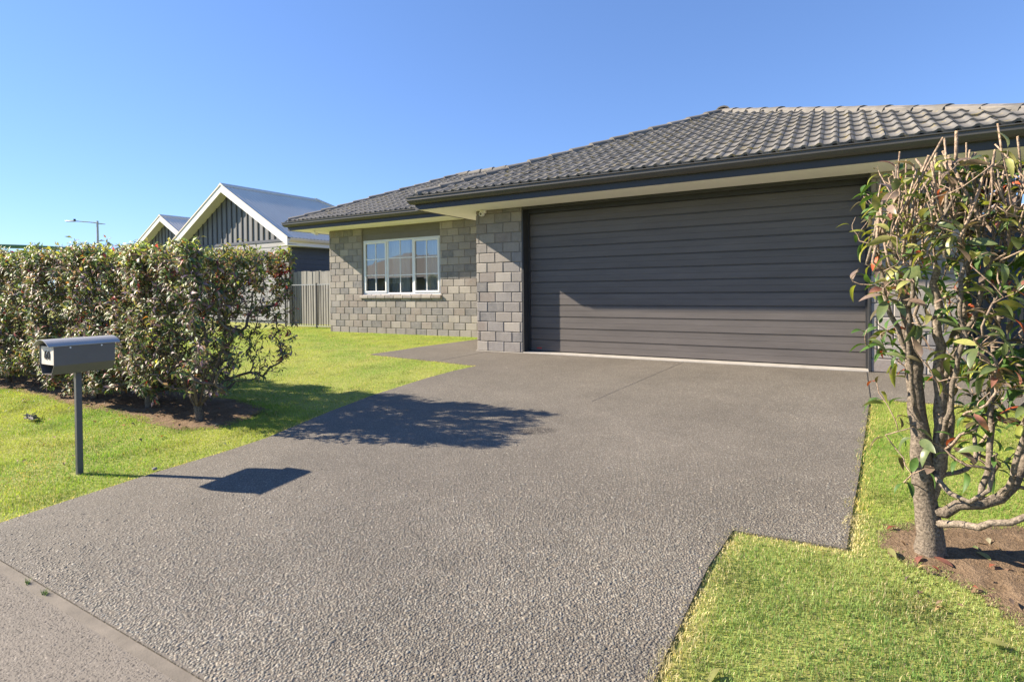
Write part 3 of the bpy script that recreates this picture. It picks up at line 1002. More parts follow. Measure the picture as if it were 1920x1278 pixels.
t = tag(empty('gate_backdrop', (8.4, 4.2, 0)), 'dark navy filler block behind the side gate, glimpsed through the right shrub', 'backdrop')  # boarded navy block added behind the bars so the gap stays dark, not sky
b = MB(); b.box(-1.5, 2.6, 0, 2, 0, 2.3); b.build('wall', M['nb_navy'], t)
for k in range(13):
    b = MB(); b.prism([(-.004, .05 + k * .17), (-.026, .05 + k * .17), (-.012, .215 + k * .17), (-.004, .215 + k * .17)], (-1.5, 0, 0), (2.6, 0, 0), (0, 1, 0), (0, 0, 1)); b.build('weatherboard', M['nb_navy'], t)
b = MB(); b.prism([(-.3, 2.28), (2.3, 2.62), (2.3, 2.68), (-.3, 2.34)], (-1.7, 0, 0), (2.8, 0, 0), (0, 1, 0), (0, 0, 1)); b.build('roof', M['nb_roof'], t)

# ------------------------------------------------------------------ mailbox
pbx, pby = .612, -6.285
zb_ = float(zt(0, pby)) - .03
mbx = tag(empty('mailbox', (pbx, pby, zb_)), 'dark grey metal mailbox numbered 60 on a thin post in the left lawn', 'mailbox')
B0 = np.array([pbx, pby, zb_])
ht = lambda z: z - zb_
post = MB().box(-.0195, .0195, -.0195, .0195, -.1, ht(.51)); post.build('post', plain('post_paint', (.085, .088, .095), .4, .1, 6), mbx, bevel=.004)
y0_, y1_ = -6.475 - pby, -6.085 - pby
hw = .118
zb0, zc, ztop = ht(.497), ht(.565), ht(.712)
sh = MB()
sh.prism([(-hw, ztop), (-hw, zc), (-hw + .045, zb0), (hw - .045, zb0), (hw, zc), (hw, ztop), (hw - .004, ztop), (hw - .004, zc), (hw - .048, zb0 + .004), (-hw + .048, zb0 + .004), (-hw + .004, zc), (-hw + .004, ztop)],
         (0, y0_, 0), (0, y1_, 0), (1, 0, 0), (0, 0, 1))
sh.build('body', M['box'], mbx)
b = MB(); b.prism([(-hw + .004, ztop), (-hw + .004, zc), (-hw + .049, zb0 + .004), (hw - .049, zb0 + .004), (hw - .004, zc), (hw - .004, ztop)], (0, y1_ - .012, 0), (0, y1_ - .004, 0), (1, 0, 0), (0, 0, 1)); b.build('back_panel', M['box'], mbx)
b = MB(); b.box(-hw + .005, hw - .005, y0_ + .006, y0_ + .012, zc + .004, ztop - .012)
fp_ = b.build('front_plate', M['plate'], mbx)
b = MB(); b.box(-hw + .005, hw - .005, y0_ + .012, y0_ + .09, ztop - .018, ztop - .012); b.build('slot_shelf', M['plate'], mbx)
rp = []
for a in np.linspace(-1, 1, 13): rp.append((a * (hw + .010), ztop - .006 + .047 * (1 - abs(a) ** 2.1)))
rp2 = rp + [(x * .985, z - .004) for x, z in rp[::-1]]
b = MB(); b.prism(rp2, (0, y0_ - .035, 0), (0, y1_ + .035, 0), (1, 0, 0), (0, 0, 1)); b.build('roof', M['box_roof'], mbx, smooth=True)
for yy in (y0_ + .10, y1_ - .09):
    b = MB(); b.tube([(hw - .001, yy, ztop - .022), (hw + .004, yy, ztop - .022)], .006, 8); b.build('rivet', M['white'], mbx)
# raised digits 6 and 0
def digit(paths, cx, cz, hgt, name):
    b = MB()
    for p in paths:
        b.tube([(cx + x * hgt, y0_ + .003, cz + z * hgt) for x, z in p], .0034, 6)
    return b.build(name, M['digit'], fp_)


el = lambda cx, cz, a, c, t0, t1, n=18: [(cx + a * math.cos(t), cz + c * math.sin(t)) for t in np.linspace(t0, t1, n)]
zc60 = (zc + ztop) / 2 + .0
digit([el(0, -.2, .26, .28, 0, 6.283), [(-.26, -.2), (-.24, .1), (-.12, .36), (.06, .48), (.2, .46)]], -.022, zc60, .058, 'digit')
digit([el(0, 0, .25, .48, 0, 6.283)], .024, zc60, .058, 'digit')

# ------------------------------------------------------------------ fences
fy = 4.5
t = tag(empty('timber_fence', (-6.3, fy, -.03)), 'weathered grey timber paling fence behind the metal gate', 'fence')
x = 0
while x > -5.6:
    h = 1.77 - .008 * x + rnd.normal(0, .007)
    b = MB(); b.box(x - .148, x, 0, .018, -.02, h); o = b.build('paling', M['timber'], t)
    o.rotation_euler = (rnd.normal(0, .006), rnd.normal(0, .003), 0)
    x -= .151 + abs(rnd.normal(0, .002))
for z in (.25, .9, 1.5):
    b = MB(); b.box(-5.7, 0, .02, .07, z, z + .07); b.build('rail', M['timber'], t)
yg = 3.2
t = tag(empty('metal_gate', (-6.49, yg, -.02)), 'low gate of thin dark vertical bars beside the bedroom corner', 'gate')
xg = -.05
b = MB(); b.box(-2.86, -.04, -.015, .015, 1.30, 1.325); b.build('rail', M['steel'], t)
b = MB(); b.box(-2.86, -.04, -.015, .015, .06, .085); b.build('rail', M['steel'], t)
for k in range(26):
    b = MB(); b.tube([(-.08 - k * .108, 0, .085), (-.08 - k * .108, 0, 1.30)], .011, 6); b.build('bar', M['black_steel'], t)
for x in (-.04, -1.45, -2.87):
    b = MB(); b.box(x - .02, x + .02, -.02, .02, 0, 1.36); b.build('post', M['black_steel'], t)

# ------------------------------------------------------------------ neighbouring houses
def corrugated(b, o, along, up, width, length, amp=.009, pitch=.152):
    o, along, up = (np.array(v, float) for v in (o, along, up))
    nrm = np.cross(along, up)
    n = int(width / (pitch / 4))
    V_, F_ = [], []
    for i in range(n + 1):
        w_ = width * i / n
        z = amp * math.sin(2 * math.pi * w_ / pitch)
        V_ += [o + along * w_ + nrm * z, o + along * w_ + up * length + nrm * z]
    b.add(V_, [(2 * i, 2 * i + 2, 2 * i + 3, 2 * i + 1) for i in range(n)])


def gable_house(name, label, xc, yf, half, zeave, pitch, ylen, hipped, ground=0.0, wall_in=.42, boards=True):
    t = tag(empty(name, (xc, yf, ground)), label, 'house')
    off = (xc, yf, ground)
    zr = zeave + half * pitch
    wx = half - wall_in                 # wall half width
    yw = yf + .38                       # wall face behind the barge overhang
    zsp = zeave + wall_in * pitch - .16
    core = MB()
    ztip = zr - .2 - .0
    core.prism([(-wx, ground - .1), (wx, ground - .1), (wx, zsp), (0, zsp + wx * pitch), (-wx, zsp)], (xc, yw, 0), (xc, yf + (hipped - .1 if hipped else ylen), 0), (1, 0, 0), (0, 0, 1))
    if hipped: core.box(xc - wx, xc + wx, yf + hipped - .1, yf + hipped + half - .45, ground - .1, zeave - .25)
    core.build('wall', M['nb_batten'], t, off=off)
    zt_ = zeave + .02                   # foot of the gable cladding
    # upright cladding: dark battens
    k = 0
    x = -wx + .16
    while x < wx - .05:
        top = zsp + (wx - abs(x)) * pitch - .02
        if top > zt_ + .06:
            b = MB(); b.box(xc + x - .024, xc + x + .024, yw - .03, yw - .001, zt_, top); b.build('batten', M['nb_strip'], t, off=off)
        x += .305
    b = MB(); b.box(xc - wx, xc + wx, yw - .035, yw - .001, zt_ - .09, zt_); b.build('belt_board', M['nb_navy'], t, off=off)
    if boards:
        z = zt_ - .09
        while z > ground + .2:
            b = MB(); b.prism([(-.004, z), (-.012, z - .0), (-.026, z - .17), (-.004, z - .17)], (xc - wx, yw, 0), (xc + wx - .09, yw, 0), (0, 1, 0), (0, 0, 1)); b.build('weatherboard', M['nb_board'], t, off=off)
            z -= .172
        b = MB(); b.box(xc + wx - .09, xc + wx + .03, yw - .04, yw + .09, ground, zsp - .02); b.build('corner_board', M['nb_board'], t, off=off)
        z = zsp - .06
        while z > ground + .2:
            b = MB(); b.prism([(.004, z), (.012, z), (.026, z - .17), (.004, z - .17)], (xc + wx, yw + .09, 0), (xc + wx, yf + (hipped + half - .45 if hipped else ylen), 0), (1, 0, 0), (0, 0, 1)); b.build('weatherboard', M['nb_navy'], t, off=off)
            z -= .172
    # roof
    sl = math.hypot(half, half * pitch)
    ux = np.array([half, 0, -half * pitch]) / sl
    for sgn, nm in ((1, 'roof'), (-1, 'roof')):
        b = MB()
        e = np.array([xc + sgn * (half + .04), yf - .03, zeave - .04 * pitch + .03])
        up = np.array([-sgn * half, 0, half * pitch]) / sl
        al = np.array([0, 1.0, 0])
        if sgn > 0: corrugated(b, e, al, up, ylen + .03, sl + .04)
        else: corrugated(b, e + al * (ylen + .03), -al, up, ylen + .03, sl + .04)
        bm = bmesh.new(); me_ = b.mesh('roof', M['nb_roof'], off=off); bm.from_mesh(me_)
        if hipped:
            hy = hipped
            bmesh.ops.bisect_plane(bm, geom=bm.verts[:] + bm.edges[:] + bm.faces[:], plane_co=(0, hy, 0), plane_no=(-sgn, 1, 0), clear_outer=True)
            bm.to_mesh(me_)
        bm.free()
        for p in me_.polygons: p.use_smooth = True
        link('roof', me_, t)
    if hipped:
        b = MB()
        yr = yf + hipped
        b.add([(xc, yr, zr + .03), (xc + half, yr + half, zeave + .03), (xc - half, yr + half, zeave + .03)], [(0, 1, 2)])
        b.build('roof', M['nb_roof'], t, off=off)
        for sgn in (1, -1):
            b = MB(); b.tube([(xc, yr, zr + .045), (xc + sgn * half, yr + half, zeave + .045)], .06, 6); b.build('hip_cap', M['nb_roof'], t, off=off)
    b = MB(); b.prism([(-.17, -.085), (0, .03), (.17, -.085), (.17, -.105), (0, .0), (-.17, -.105)], (xc, yf - .05, zr + .045), (xc, yf + (hipped or ylen), zr + .045), (1, 0, 0), (0, 0, 1)); b.build('ridge_cap', M['nb_roof'], t, off=off)
    # barge boards and their soffits
    for sgn in (1, -1):
        b = MB()
        P = [(0, zr - .01), (sgn * (half + .02), zeave - .02), (sgn * (half + .02), zeave - .27), (0, zr - .26)]
        b.prism(P, (xc, yf - .028, 0), (xc, yf, 0), (1, 0, 0), (0, 0, 1)); b.build('barge_board', M['nb_white'], t, off=off)
        b = MB()
        P = [(0, zr + .045), (sgn * (half + .05), zeave + .03), (sgn * (half + .05), zeave - .02), (0, zr - .006)]
        b.prism(P, (xc, yf - .05, 0), (xc, yf - .03, 0), (1, 0, 0), (0, 0, 1)); b.build('barge_cap', M['nb_roof'], t, off=off)
        b = MB()
        P = [(0, zr - .20), (sgn * half, zeave - .20), (sgn * half, zeave - .215), (0, zr - .215)]
        b.prism(P, (xc, yf + .001, 0), (xc, yw - .002, 0), (1, 0, 0), (0, 0, 1)); b.build('verge_soffit', M['nb_soffit'], t, off=off)
    # eave fascia, gutter and soffit on the right side
    ye = yf + (hipped + half if hipped else ylen)
    b = MB(); b.box(xc + half - .02, xc + half, yf + .002, ye, zeave - .26, zeave - .03); b.build('fascia', M['nb_white'], t, off=off)
    b = MB(); b.prism(gp, (xc + half, yf + .05, zeave - .13), (xc + half, ye, zeave - .13), (1, 0, 0), (0, 0, 1)); b.build('gutter', M['nb_roof'], t, off=off)
    b = MB(); b.box(xc + wx, xc + half - .022, yf + .002, ye, zeave - .255, zeave - .24); b.build('soffit', M['soffit'], t, off=off)
    return t


gable_house('gabled_house', 'grey board-and-batten house with white barge boards and corrugated roof', -13.88, 4.0, 3.62, 2.90, .585, 9.0, 4.25)
gable_house('gabled_house', 'smaller grey gable with white barge boards peeping out behind the near gabled house', -23.8, 7.0, 3.6, 2.96, .56, 9.0, None, boards=False)
t = tag(empty('roof_vent', (-17.2, 8.2, 3.7)), 'small white vent pipe on the neighbouring roof beside the gable', 'vent')
b = MB(); b.tube([(0, 0, -.3), (0, 0, 1.02)], .06, 10); b.build('pipe', M['nb_white'], t)
b = MB(); b.tube([(0, 0, 1.02), (0, 0, 1.05), (0, 0, 1.12)], [.06, .1, .04], 10); b.build('cowl', M['nb_white'], t)

# house across the street: what the bedroom window mirrors
t = tag(empty('opposite_house', (-26, -27, -.4)), 'low house across the street mirrored in the bedroom window', 'house')
b = MB(); b.box(-9, 9, -5, 4, 0, 2.6); b.build('wall', M['nb_board'], t)
b = MB(); b.add([(-9.7, 4.7, 2.55), (9.7, 4.7, 2.55), (9.7, -5.7, 2.55), (-9.7, -5.7, 2.55), (-4.6, -.5, 4.9), (4.6, -.5, 4.9)], [(0, 1, 5, 4), (1, 2, 5), (2, 3, 4, 5), (3, 0, 4)]); b.build('roof', M['tile'], t)
for x0, x1 in ((-7.5, -5), (-2.6, -.4), (3, 7.4)):
    b = MB(); b.box(x0, x1, 4.0, 4.06, .9, 2.2); f_ = b.build('window', M['nb_white'], t)
    b = MB(); b.box(x0 + .08, x1 - .08, 4.062, 4.07, .98, 2.12); b.build('pane', M['dark'], f_)
b = MB(); b.box(-9.75, 9.75, 4.7, 4.82, 2.42, 2.58); b.build('gutter', M['fascia'], t)

# ------------------------------------------------------------------ street lamps, trampoline
def lamp(x, y, zt_, label, ang):
    t = tag(empty('street_lamp', (x, y, 0)), label, 'street lamp', 'street lamps beyond the left hedge')
    b = MB(); b.tube([(0, 0, 0), (0, 0, 3), (0, 0, zt_ + .12)], [.11, .095, .07], 10); b.build('pole', M['lamp_grey'], t, smooth=True)
    ca, sa = math.cos(ang), math.sin(ang)
    arm = [(0, 0, zt_ - .05), (ca * .5, sa * .5, zt_ + .02), (ca * 1.6, sa * 1.6, zt_ + .12)]
    b = MB(); b.tube(arm, [.045, .04, .035], 8); b.build('arm', M['lamp_grey'], t, smooth=True)
    b = MB(); b.tube([(0, 0, zt_ - .08), (-ca * .6, -sa * .6, zt_ - .14)], [.045, .03], 8); b.build('stub_arm', M['lamp_grey'], t, smooth=True)
    b = MB(); d = np.array([ca, sa, .07]); p = np.array([ca * 1.5, sa * 1.5, zt_ + .115])
    b.tube([p, p + d * .3, p + d * .9, p + d * 1.05], [.03, .10, .11, .03], 8); b.v = [(v[0], v[1], p[2] + (v[2] - p[2]) * .55) for v in b.v]
    b.build('lamp_head', M['steel'], t, smooth=True)
    b = MB(); b.tube([p + d * .3, p + d * .3 + np.array([0, 0, .06]), p + d * .3 + np.array([0, 0, .16])], [.05, .09, .07], 8); b.build('photocell', M['black_steel'], t)
    return t


lamp(-43.2, 12.5, 6.55, 'grey street lamp with a single arm rising above the left hedge', math.radians(208))
lamp(-44.9, 5.6, 5.35, 'street lamp at the left edge of the picture, only its arm tip showing', math.radians(8))

t = tag(empty('trampoline', (-15.9, -1.2, 0)), 'trampoline enclosure with a green padded rim just showing above the left hedge', 'trampoline')
RT = 1.95
th_ = np.linspace(0, 2 * math.pi, 49)
ring = lambda r, z: [(r * math.cos(a), r * math.sin(a), z + .0) for a in th_]
b = MB(); b.tube(ring(RT, 2.42), .055, 8, False); b.build('rim_pad', M['green_pad'], t, smooth=True)
b = MB(); b.tube(ring(RT - .02, 2.24), .03, 8, False); b.build('rim_band', M['black_steel'], t, smooth=True)
b = MB(); b.tube(ring(RT, .75), .05, 8, False); b.build('frame', M['steel'], t, smooth=True)
b = MB(); b.add([(RT * .97 * math.cos(a), RT * .97 * math.sin(a), .76) for a in th_[:-1]], [tuple(range(48))]); b.build('mat', M['black_steel'], t)
for k in range(8):
    a = k * math.pi / 4 + .25
    b = MB(); b.tube([((RT + .08) * math.cos(a), (RT + .08) * math.sin(a), 0), ((RT + .08) * math.cos(a), (RT + .08) * math.sin(a), 2.1), (RT * math.cos(a), RT * math.sin(a), 2.47)], .032, 8); b.build('pole', M['black_steel'], t)

# ------------------------------------------------------------------ shrubs
def grow(root_paths, tips, rng, seg=.09, straight=None, steep=(.9, .35)):
    global ROOT_LIMB
    P, par, dirs = [], [], []
    ROOT_LIMB = []
    for li, path in enumerate(root_paths):
        prev = -1
        start = 0
        if P:                       # later limbs spring from the nearest node already there
            d = np.linalg.norm(np.array(P) - np.array(path[0]), axis=1)
            prev = int(d.argmin())
        pts_ = [np.array(path[0], float)]
        for a, b2 in zip(path[:-1], path[1:]):
            a, b2 = np.array(a, float), np.array(b2, float)
            n = max(1, int(np.linalg.norm(b2 - a) / seg))
            for i in range(1, n + 1): pts_.append(a + (b2 - a) * i / n + rng.normal(0, .006, 3))
        if P: pts_ = pts_[1:]
        for q in pts_:
            P.append(q); par.append(prev); ROOT_LIMB.append(li)
            dirs.append((q - P[prev]) / (np.linalg.norm(q - P[prev]) + 1e-9) if prev >= 0 else np.array([0, 0, 1.0]))
            prev = len(P) - 1
    global N_ROOT
    N_ROOT = len(P)
    tipn = []
    base = P[0]
    order = np.argsort(np.linalg.norm(tips - base, axis=1))
    for k in order:
        tp = tips[k]
        goal = None
        if straight is not None and straight[k]:
            goal = tp
            tp = tp - np.array([rng.normal(0, .07), rng.normal(0, .07), rng.uniform(.2, .34)])
        A = np.array(P[:N_ROOT] if goal is not None else P)
        d = np.linalg.norm(A - tp, axis=1)
        cost = d + steep[0] * np.maximum(0, A[:, 2] - (tp[2] - steep[1] * d)) + .25 * (A[:, 2] < base[2] + .12)
        j = int(cost.argmin())
        dj = d[j]
        p0 = P[j]
        c1 = p0 + dirs[j] * dj * .22 + (tp - p0) * .15
        c2 = tp - (np.array([0, 0, 1.0]) * .3 + (tp - p0) / (dj + 1e-6)) * dj * .25
        n = max(2, int(dj / seg))
        prev = j
        for i in range(1, n + 1):
            s_ = i / n
            q = (1 - s_) ** 3 * p0 + 3 * (1 - s_) ** 2 * s_ * c1 + 3 * (1 - s_) * s_ ** 2 * c2 + s_ ** 3 * tp + (rng.normal(0, .007, 3) if i < n else 0)
            P.append(q); par.append(prev); dirs.append((q - P[prev]) / (np.linalg.norm(q - P[prev]) + 1e-9)); prev = len(P) - 1
        if goal is not None:
            for i in range(1, 4):
                q = tp + (goal - tp) * i / 3 + (rng.normal(0, .004, 3) if i < 3 else 0)
                P.append(q); par.append(prev); dirs.append((q - P[prev]) / (np.linalg.norm(q - P[prev]) + 1e-9)); prev = len(P) - 1
        tipn.append((prev, k))
    return np.array(P), np.array(par), np.array(dirs), tipn


def branches(name, P, par, r_tip, r_max, ex, parent, off, cols, sides=6, extra=None):
    n = len(P)
    cnt = np.zeros(n)
    ch = [[] for _ in range(n)]
    for i, p in enumerate(par):
        if p >= 0: ch[p].append(i)
    for i in range(n - 1, -1, -1):
        if not ch[i]: cnt[i] = max(cnt[i], 1)
        if par[i] >= 0: cnt[par[i]] += cnt[i]
    R = np.minimum(r_tip * cnt ** ex, r_max)
    if extra is not None: R = np.maximum(R, extra)
    b = MB()
    Cc = []
    done = np.zeros(n, bool)
    for i in range(n):
        if done[i]: continue
        chain = [i]; done[i] = True
        c = i
        while ch[c]:
            nx2 = max(ch[c], key=lambda q: (R[q], cnt[q]))
            if done[nx2]: break
            chain.append(nx2); done[nx2] = True; c = nx2
        pts_ = [P[q] for q in chain]; rad = [R[q] for q in chain]
        if par[i] >= 0: pts_ = [P[par[i]]] + pts_; rad = [min(R[par[i]] * .66, R[i])] + rad
        if len(pts_) < 2: continue
        k0 = len(b.v)
        b.tube(pts_, rad, sides if rad[0] > .008 else 4)
        for q in range(len(b.v) - k0): pass
        Cc.append((k0, len(b.v), rad[0]))
    me = b.mesh(name, M['bark'], off=off)
    at = me.color_attributes.new('Col', 'FLOAT_COLOR', 'POINT')
    arr = np.ones((len(b.v), 4), np.float32)
    for k0, k1, r_ in Cc:
        f_ = min(1, r_ / .012)
        arr[k0:k1, :3] = np.array(cols[0]) * f_ + np.array(cols[1]) * (1 - f_)
        arr[k0:k1, :3] *= rnd.uniform(.8, 1.2)
    at.data.foreach_set('color', arr.ravel())
    for p in me.polygons: p.use_smooth = True
    link(name, me, parent)
    return R


# one leaf: folded along the midrib, curved down; length 1 along +x
def leaf_template(nseg, fold, curl, wid):
    V_, F_ = [], []
    for i in range(nseg + 1):
        s_ = i / nseg
        w_ = wid * (math.sin(math.pi * min(1, s_ * .92 + .04)) ** .8) * (1 - .25 * s_) * (1 if 0 < i < nseg else .08)
        z = -curl * s_ * s_ + .06 * math.sin(s_ * 3)
        x = s_ * (1 - .12 * curl * s_)
        V_ += [(x, -w_, z + fold * w_), (x, 0, z), (x, w_, z + fold * w_)]
    for i in range(nseg):
        a = 3 * i
        F_ += [(a, a + 1, a + 4, a + 3), (a + 1, a + 2, a + 5, a + 4)]
    return np.array(V_), np.array(F_)


def leaf_frames(P, par, dirs, tipn, rng, per, spread, back, bare=lambda k: False, droop=.25, centre=None):
    pos, D, Nn = [], [], []
    for node, k in tipn:
        if bare(k): continue
        chain = [node]
        ln_ = 0
        while par[chain[-1]] >= 0 and ln_ < back:
            ln_ += np.linalg.norm(P[chain[-1]] - P[par[chain[-1]]]); chain.append(par[chain[-1]])
        m_ = per() if callable(per) else per
        ph = rng.uniform(0, 6.28)
        for i in range(m_):
            f_ = (i / max(1, m_)) ** 1.4 * (len(chain) - 1)
            a = int(f_); fr_ = f_ - a
            q = P[chain[a]] * (1 - fr_) + P[chain[min(a + 1, len(chain) - 1)]] * fr_
            ax = dirs[chain[a]]
            ang = ph + i * 2.4
            ref = np.cross(ax, [.3, .2, .93]); ref /= np.linalg.norm(ref) + 1e-9
            rad = ref * math.cos(ang) + np.cross(ax, ref) * math.sin(ang)
            d = rad * spread + ax * rng.uniform(.3, .9) + np.array([0, 0, -droop]) + rng.normal(0, .18, 3)
            d /= np.linalg.norm(d)
            nn = ax * .6 + np.array([0, 0, .8]) + rng.normal(0, .35, 3)
            if centre is not None: nn = nn + np.array([.15 * np.sign(q[0] - centre[0]), np.clip((q[1] - centre[1]) / .4, -1, 1), .0]) * .9
            nn -= d * (nn @ d); nn /= np.linalg.norm(nn) + 1e-9
            pos.append(q + d * .012); D.append(d); Nn.append(nn)
    return np.array(pos), np.array(D), np.array(Nn)


def foliage(name, pos, D, Nn, size, cols, tmpl, m, parent, off):
    S_ = np.cross(Nn, D)
    n = len(pos)
    Va, Fa, Ca = [], [], []
    base = 0
    sel = rnd.integers(0, len(tmpl), n)
    for k, (tv_, tf_) in enumerate(tmpl):
        ix = np.where(sel == k)[0]
        if not len(ix): continue
        vv = (pos[ix][:, None] + size[ix][:, None, None] * (tv_[None, :, :1] * D[ix][:, None] + tv_[None, :, 1:2] * S_[ix][:, None] + tv_[None, :, 2:] * Nn[ix][:, None]))
        Va.append(vv.reshape(-1, 3))
        Fa.append((tf_[None] + (base + np.arange(len(ix)) * len(tv_))[:, None, None]).reshape(-1, 4))
        Ca.append(np.repeat(cols[ix], len(tv_), 0))
        base += len(ix) * len(tv_)
    me = fast_mesh(name, np.concatenate(Va) - np.array(off), np.concatenate(Fa), m, np.concatenate(Ca), smooth=True)
    return tag(link(name, me, parent), kind='stuff')


TM_FAR = [leaf_template(2, .35, .35, .22), leaf_template(2, .55, .6, .21), leaf_template(2, .25, .15, .24)]
PAL_L = {'olive': (0.246, 0.236, 0.117), 'green': (0.159, 0.23, 0.0958), 'dark': (0.0949, 0.15, 0.0807), 'brown': (0.38, 0.26, 0.234), 'purple': (0.318, 0.205, 0.245), 'yellow': (0.539, 0.504, 0.106), 'lime': (0.365, 0.457, 0.0958), 'red': (0.414, 0.0788, 0.0848), 'orange': (0.508, 0.221, 0.0637)}
keys = list(PAL_L)


def pick(rng, n, w):
    w = np.array([w.get(k, 0) for k in keys], float)
    ix = rng.choice(len(keys), n, p=w / w.sum())
    return np.array([PAL_L[k] for k in keys])[ix] * rng.uniform(.7, 1.3, (n, 1))


def hedge_bush(xc, yc, x0, x1, y0, y1, ztop, ntips, per, label, seed, sparse=False):
    rng = np.random.default_rng(seed)
    zb_ = float(zt(xc, yc)) - .03
    off = (xc, yc, zb_)
    t = tag(empty('photinia_shrub', off), label, 'shrub', 'clipped shrubs of the left hedge')
    # clipped box of tips, denser towards the faces
    u = rng.uniform(0, 1, (ntips * 2, 3))
    u = np.where(rng.random((ntips * 2, 3)) < .38, np.where(u < .5, u * .36, 1 - (1 - u) * .36), u)
    zlo = zb_ + .20
    X = x0 + u[:, 0] * (x1 - x0); Y = y0 + u[:, 1] * (y1 - y0)
    Z = zlo + u[:, 2] ** (.62 if sparse else .8) * (ztop - zlo) + rng.normal(0, .025, len(u))
    # rounded lower skirt and ends
    cx, cy = (x0 + x1) / 2, (y0 + y1) / 2
    hz = np.clip((Z - zb_) / .75, 0, 1)
    k = .55 + .45 * hz ** .7
    if sparse:
        k = .30 + .70 * hz ** .8
        okx = (X - xc) < (x1 - xc) * (np.where(Z > ztop - .35, 1 - .25 * ((Z - ztop + .35) / .35) ** 2, 1)) * k
    else: okx = np.ones(len(X), bool)
    ok = (abs(Y - cy) < (y1 - y0) / 2 * k) & okx
    tips = np.stack([X, Y, Z], 1)[ok][:ntips]
    stems = []
    nst = 8
    for s_ in range(nst):
        a = s_ * 2 * math.pi / nst + rng.uniform(-.3, .3)
        ex_, ey_ = (x1 - x0) * .27 * math.cos(a), (y1 - y0) * .27 * math.sin(a)
        st = [(xc, yc, zb_ - .05), (xc + .01, yc, zb_ + .16)] if s_ == 0 else [(xc, yc, zb_ + rng.uniform(.1, .2))]
        st += [(xc + ex_ * .35, yc + ey_ * .35, zb_ + .38), (xc + ex_ * .7 + rng.normal(0, .03), yc + ey_ * .7, zb_ + .75), (cx * .35 + (xc + ex_) * .65, yc + ey_, zb_ + 1.15)]
        stems.append(st)
    P, par, dirs, tipn = grow(stems, tips, rng)
    branches('branches', P, par, .0029, .06, .43, t, off, ((.17, .14, .11), (.20, .145, .105)))
    pos, D, Nn = leaf_frames(P, par, dirs, tipn, rng, per, .9, .24, droop=.45, centre=(cx, cy))
    if sparse:       # thin out the lower middle so that the branches show
        zz = (pos[:, 2] - zb_) / (ztop - zb_)
        keep = rng.random(len(pos)) < np.clip(.26 + 1.7 * (zz - .34), .26, 1)
        pos, D, Nn = pos[keep], D[keep], Nn[keep]
    n = len(pos)
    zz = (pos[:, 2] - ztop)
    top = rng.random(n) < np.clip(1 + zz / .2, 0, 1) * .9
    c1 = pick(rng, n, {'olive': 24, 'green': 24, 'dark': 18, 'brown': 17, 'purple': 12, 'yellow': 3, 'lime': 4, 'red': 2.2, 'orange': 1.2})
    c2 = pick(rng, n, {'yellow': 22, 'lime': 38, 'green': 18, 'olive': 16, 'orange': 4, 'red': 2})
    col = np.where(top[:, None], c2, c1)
    # flushes of red young leaves in small sprays
    for _ in range(6 if sparse else 3):
        j = rng.integers(0, n)
        near = np.linalg.norm(pos - pos[j], axis=1) < .06
        col[near] = np.array(PAL_L['red']) * rng.uniform(.6, 1.1, (near.sum(), 1))
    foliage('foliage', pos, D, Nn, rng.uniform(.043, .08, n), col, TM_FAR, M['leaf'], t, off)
    return t


hedge_bush(.0, -5.02, -.66, .60, -5.42, -4.25, 1.56, 1250, lambda: rnd.integers(10, 17), 'sparse end shrub of the left hedge, branches showing, casting its shadow on the driveway', 11, True)
hx = [(-1.15, 'dense photinia shrub second from the driveway end of the left hedge', 12), (-2.35, 'photinia shrub third from the driveway end, right behind the mailbox', 13),
      (-3.6, 'photinia shrub fourth from the driveway end of the left hedge', 14), (-4.95, 'photinia shrub fifth from the driveway end, near the left picture edge', 15),
      (-6.3, 'photinia shrub in the hedge at the left picture edge, below the trampoline rim', 16), (-7.7, 'farthest photinia shrub of the left hedge, cut by the picture edge', 17)]
for x, lab, sd_ in hx:
    hedge_bush(x, -4.93 + .02 * math.sin(x * 3), x - .88, x + (.55 if x > -1.5 else .88), -5.36, -4.25, 1.62 + .05 * math.sin(x * 2.1) + (.06 if x < -3 else 0), 980, lambda: rnd.integers(11, 19), lab, sd_)

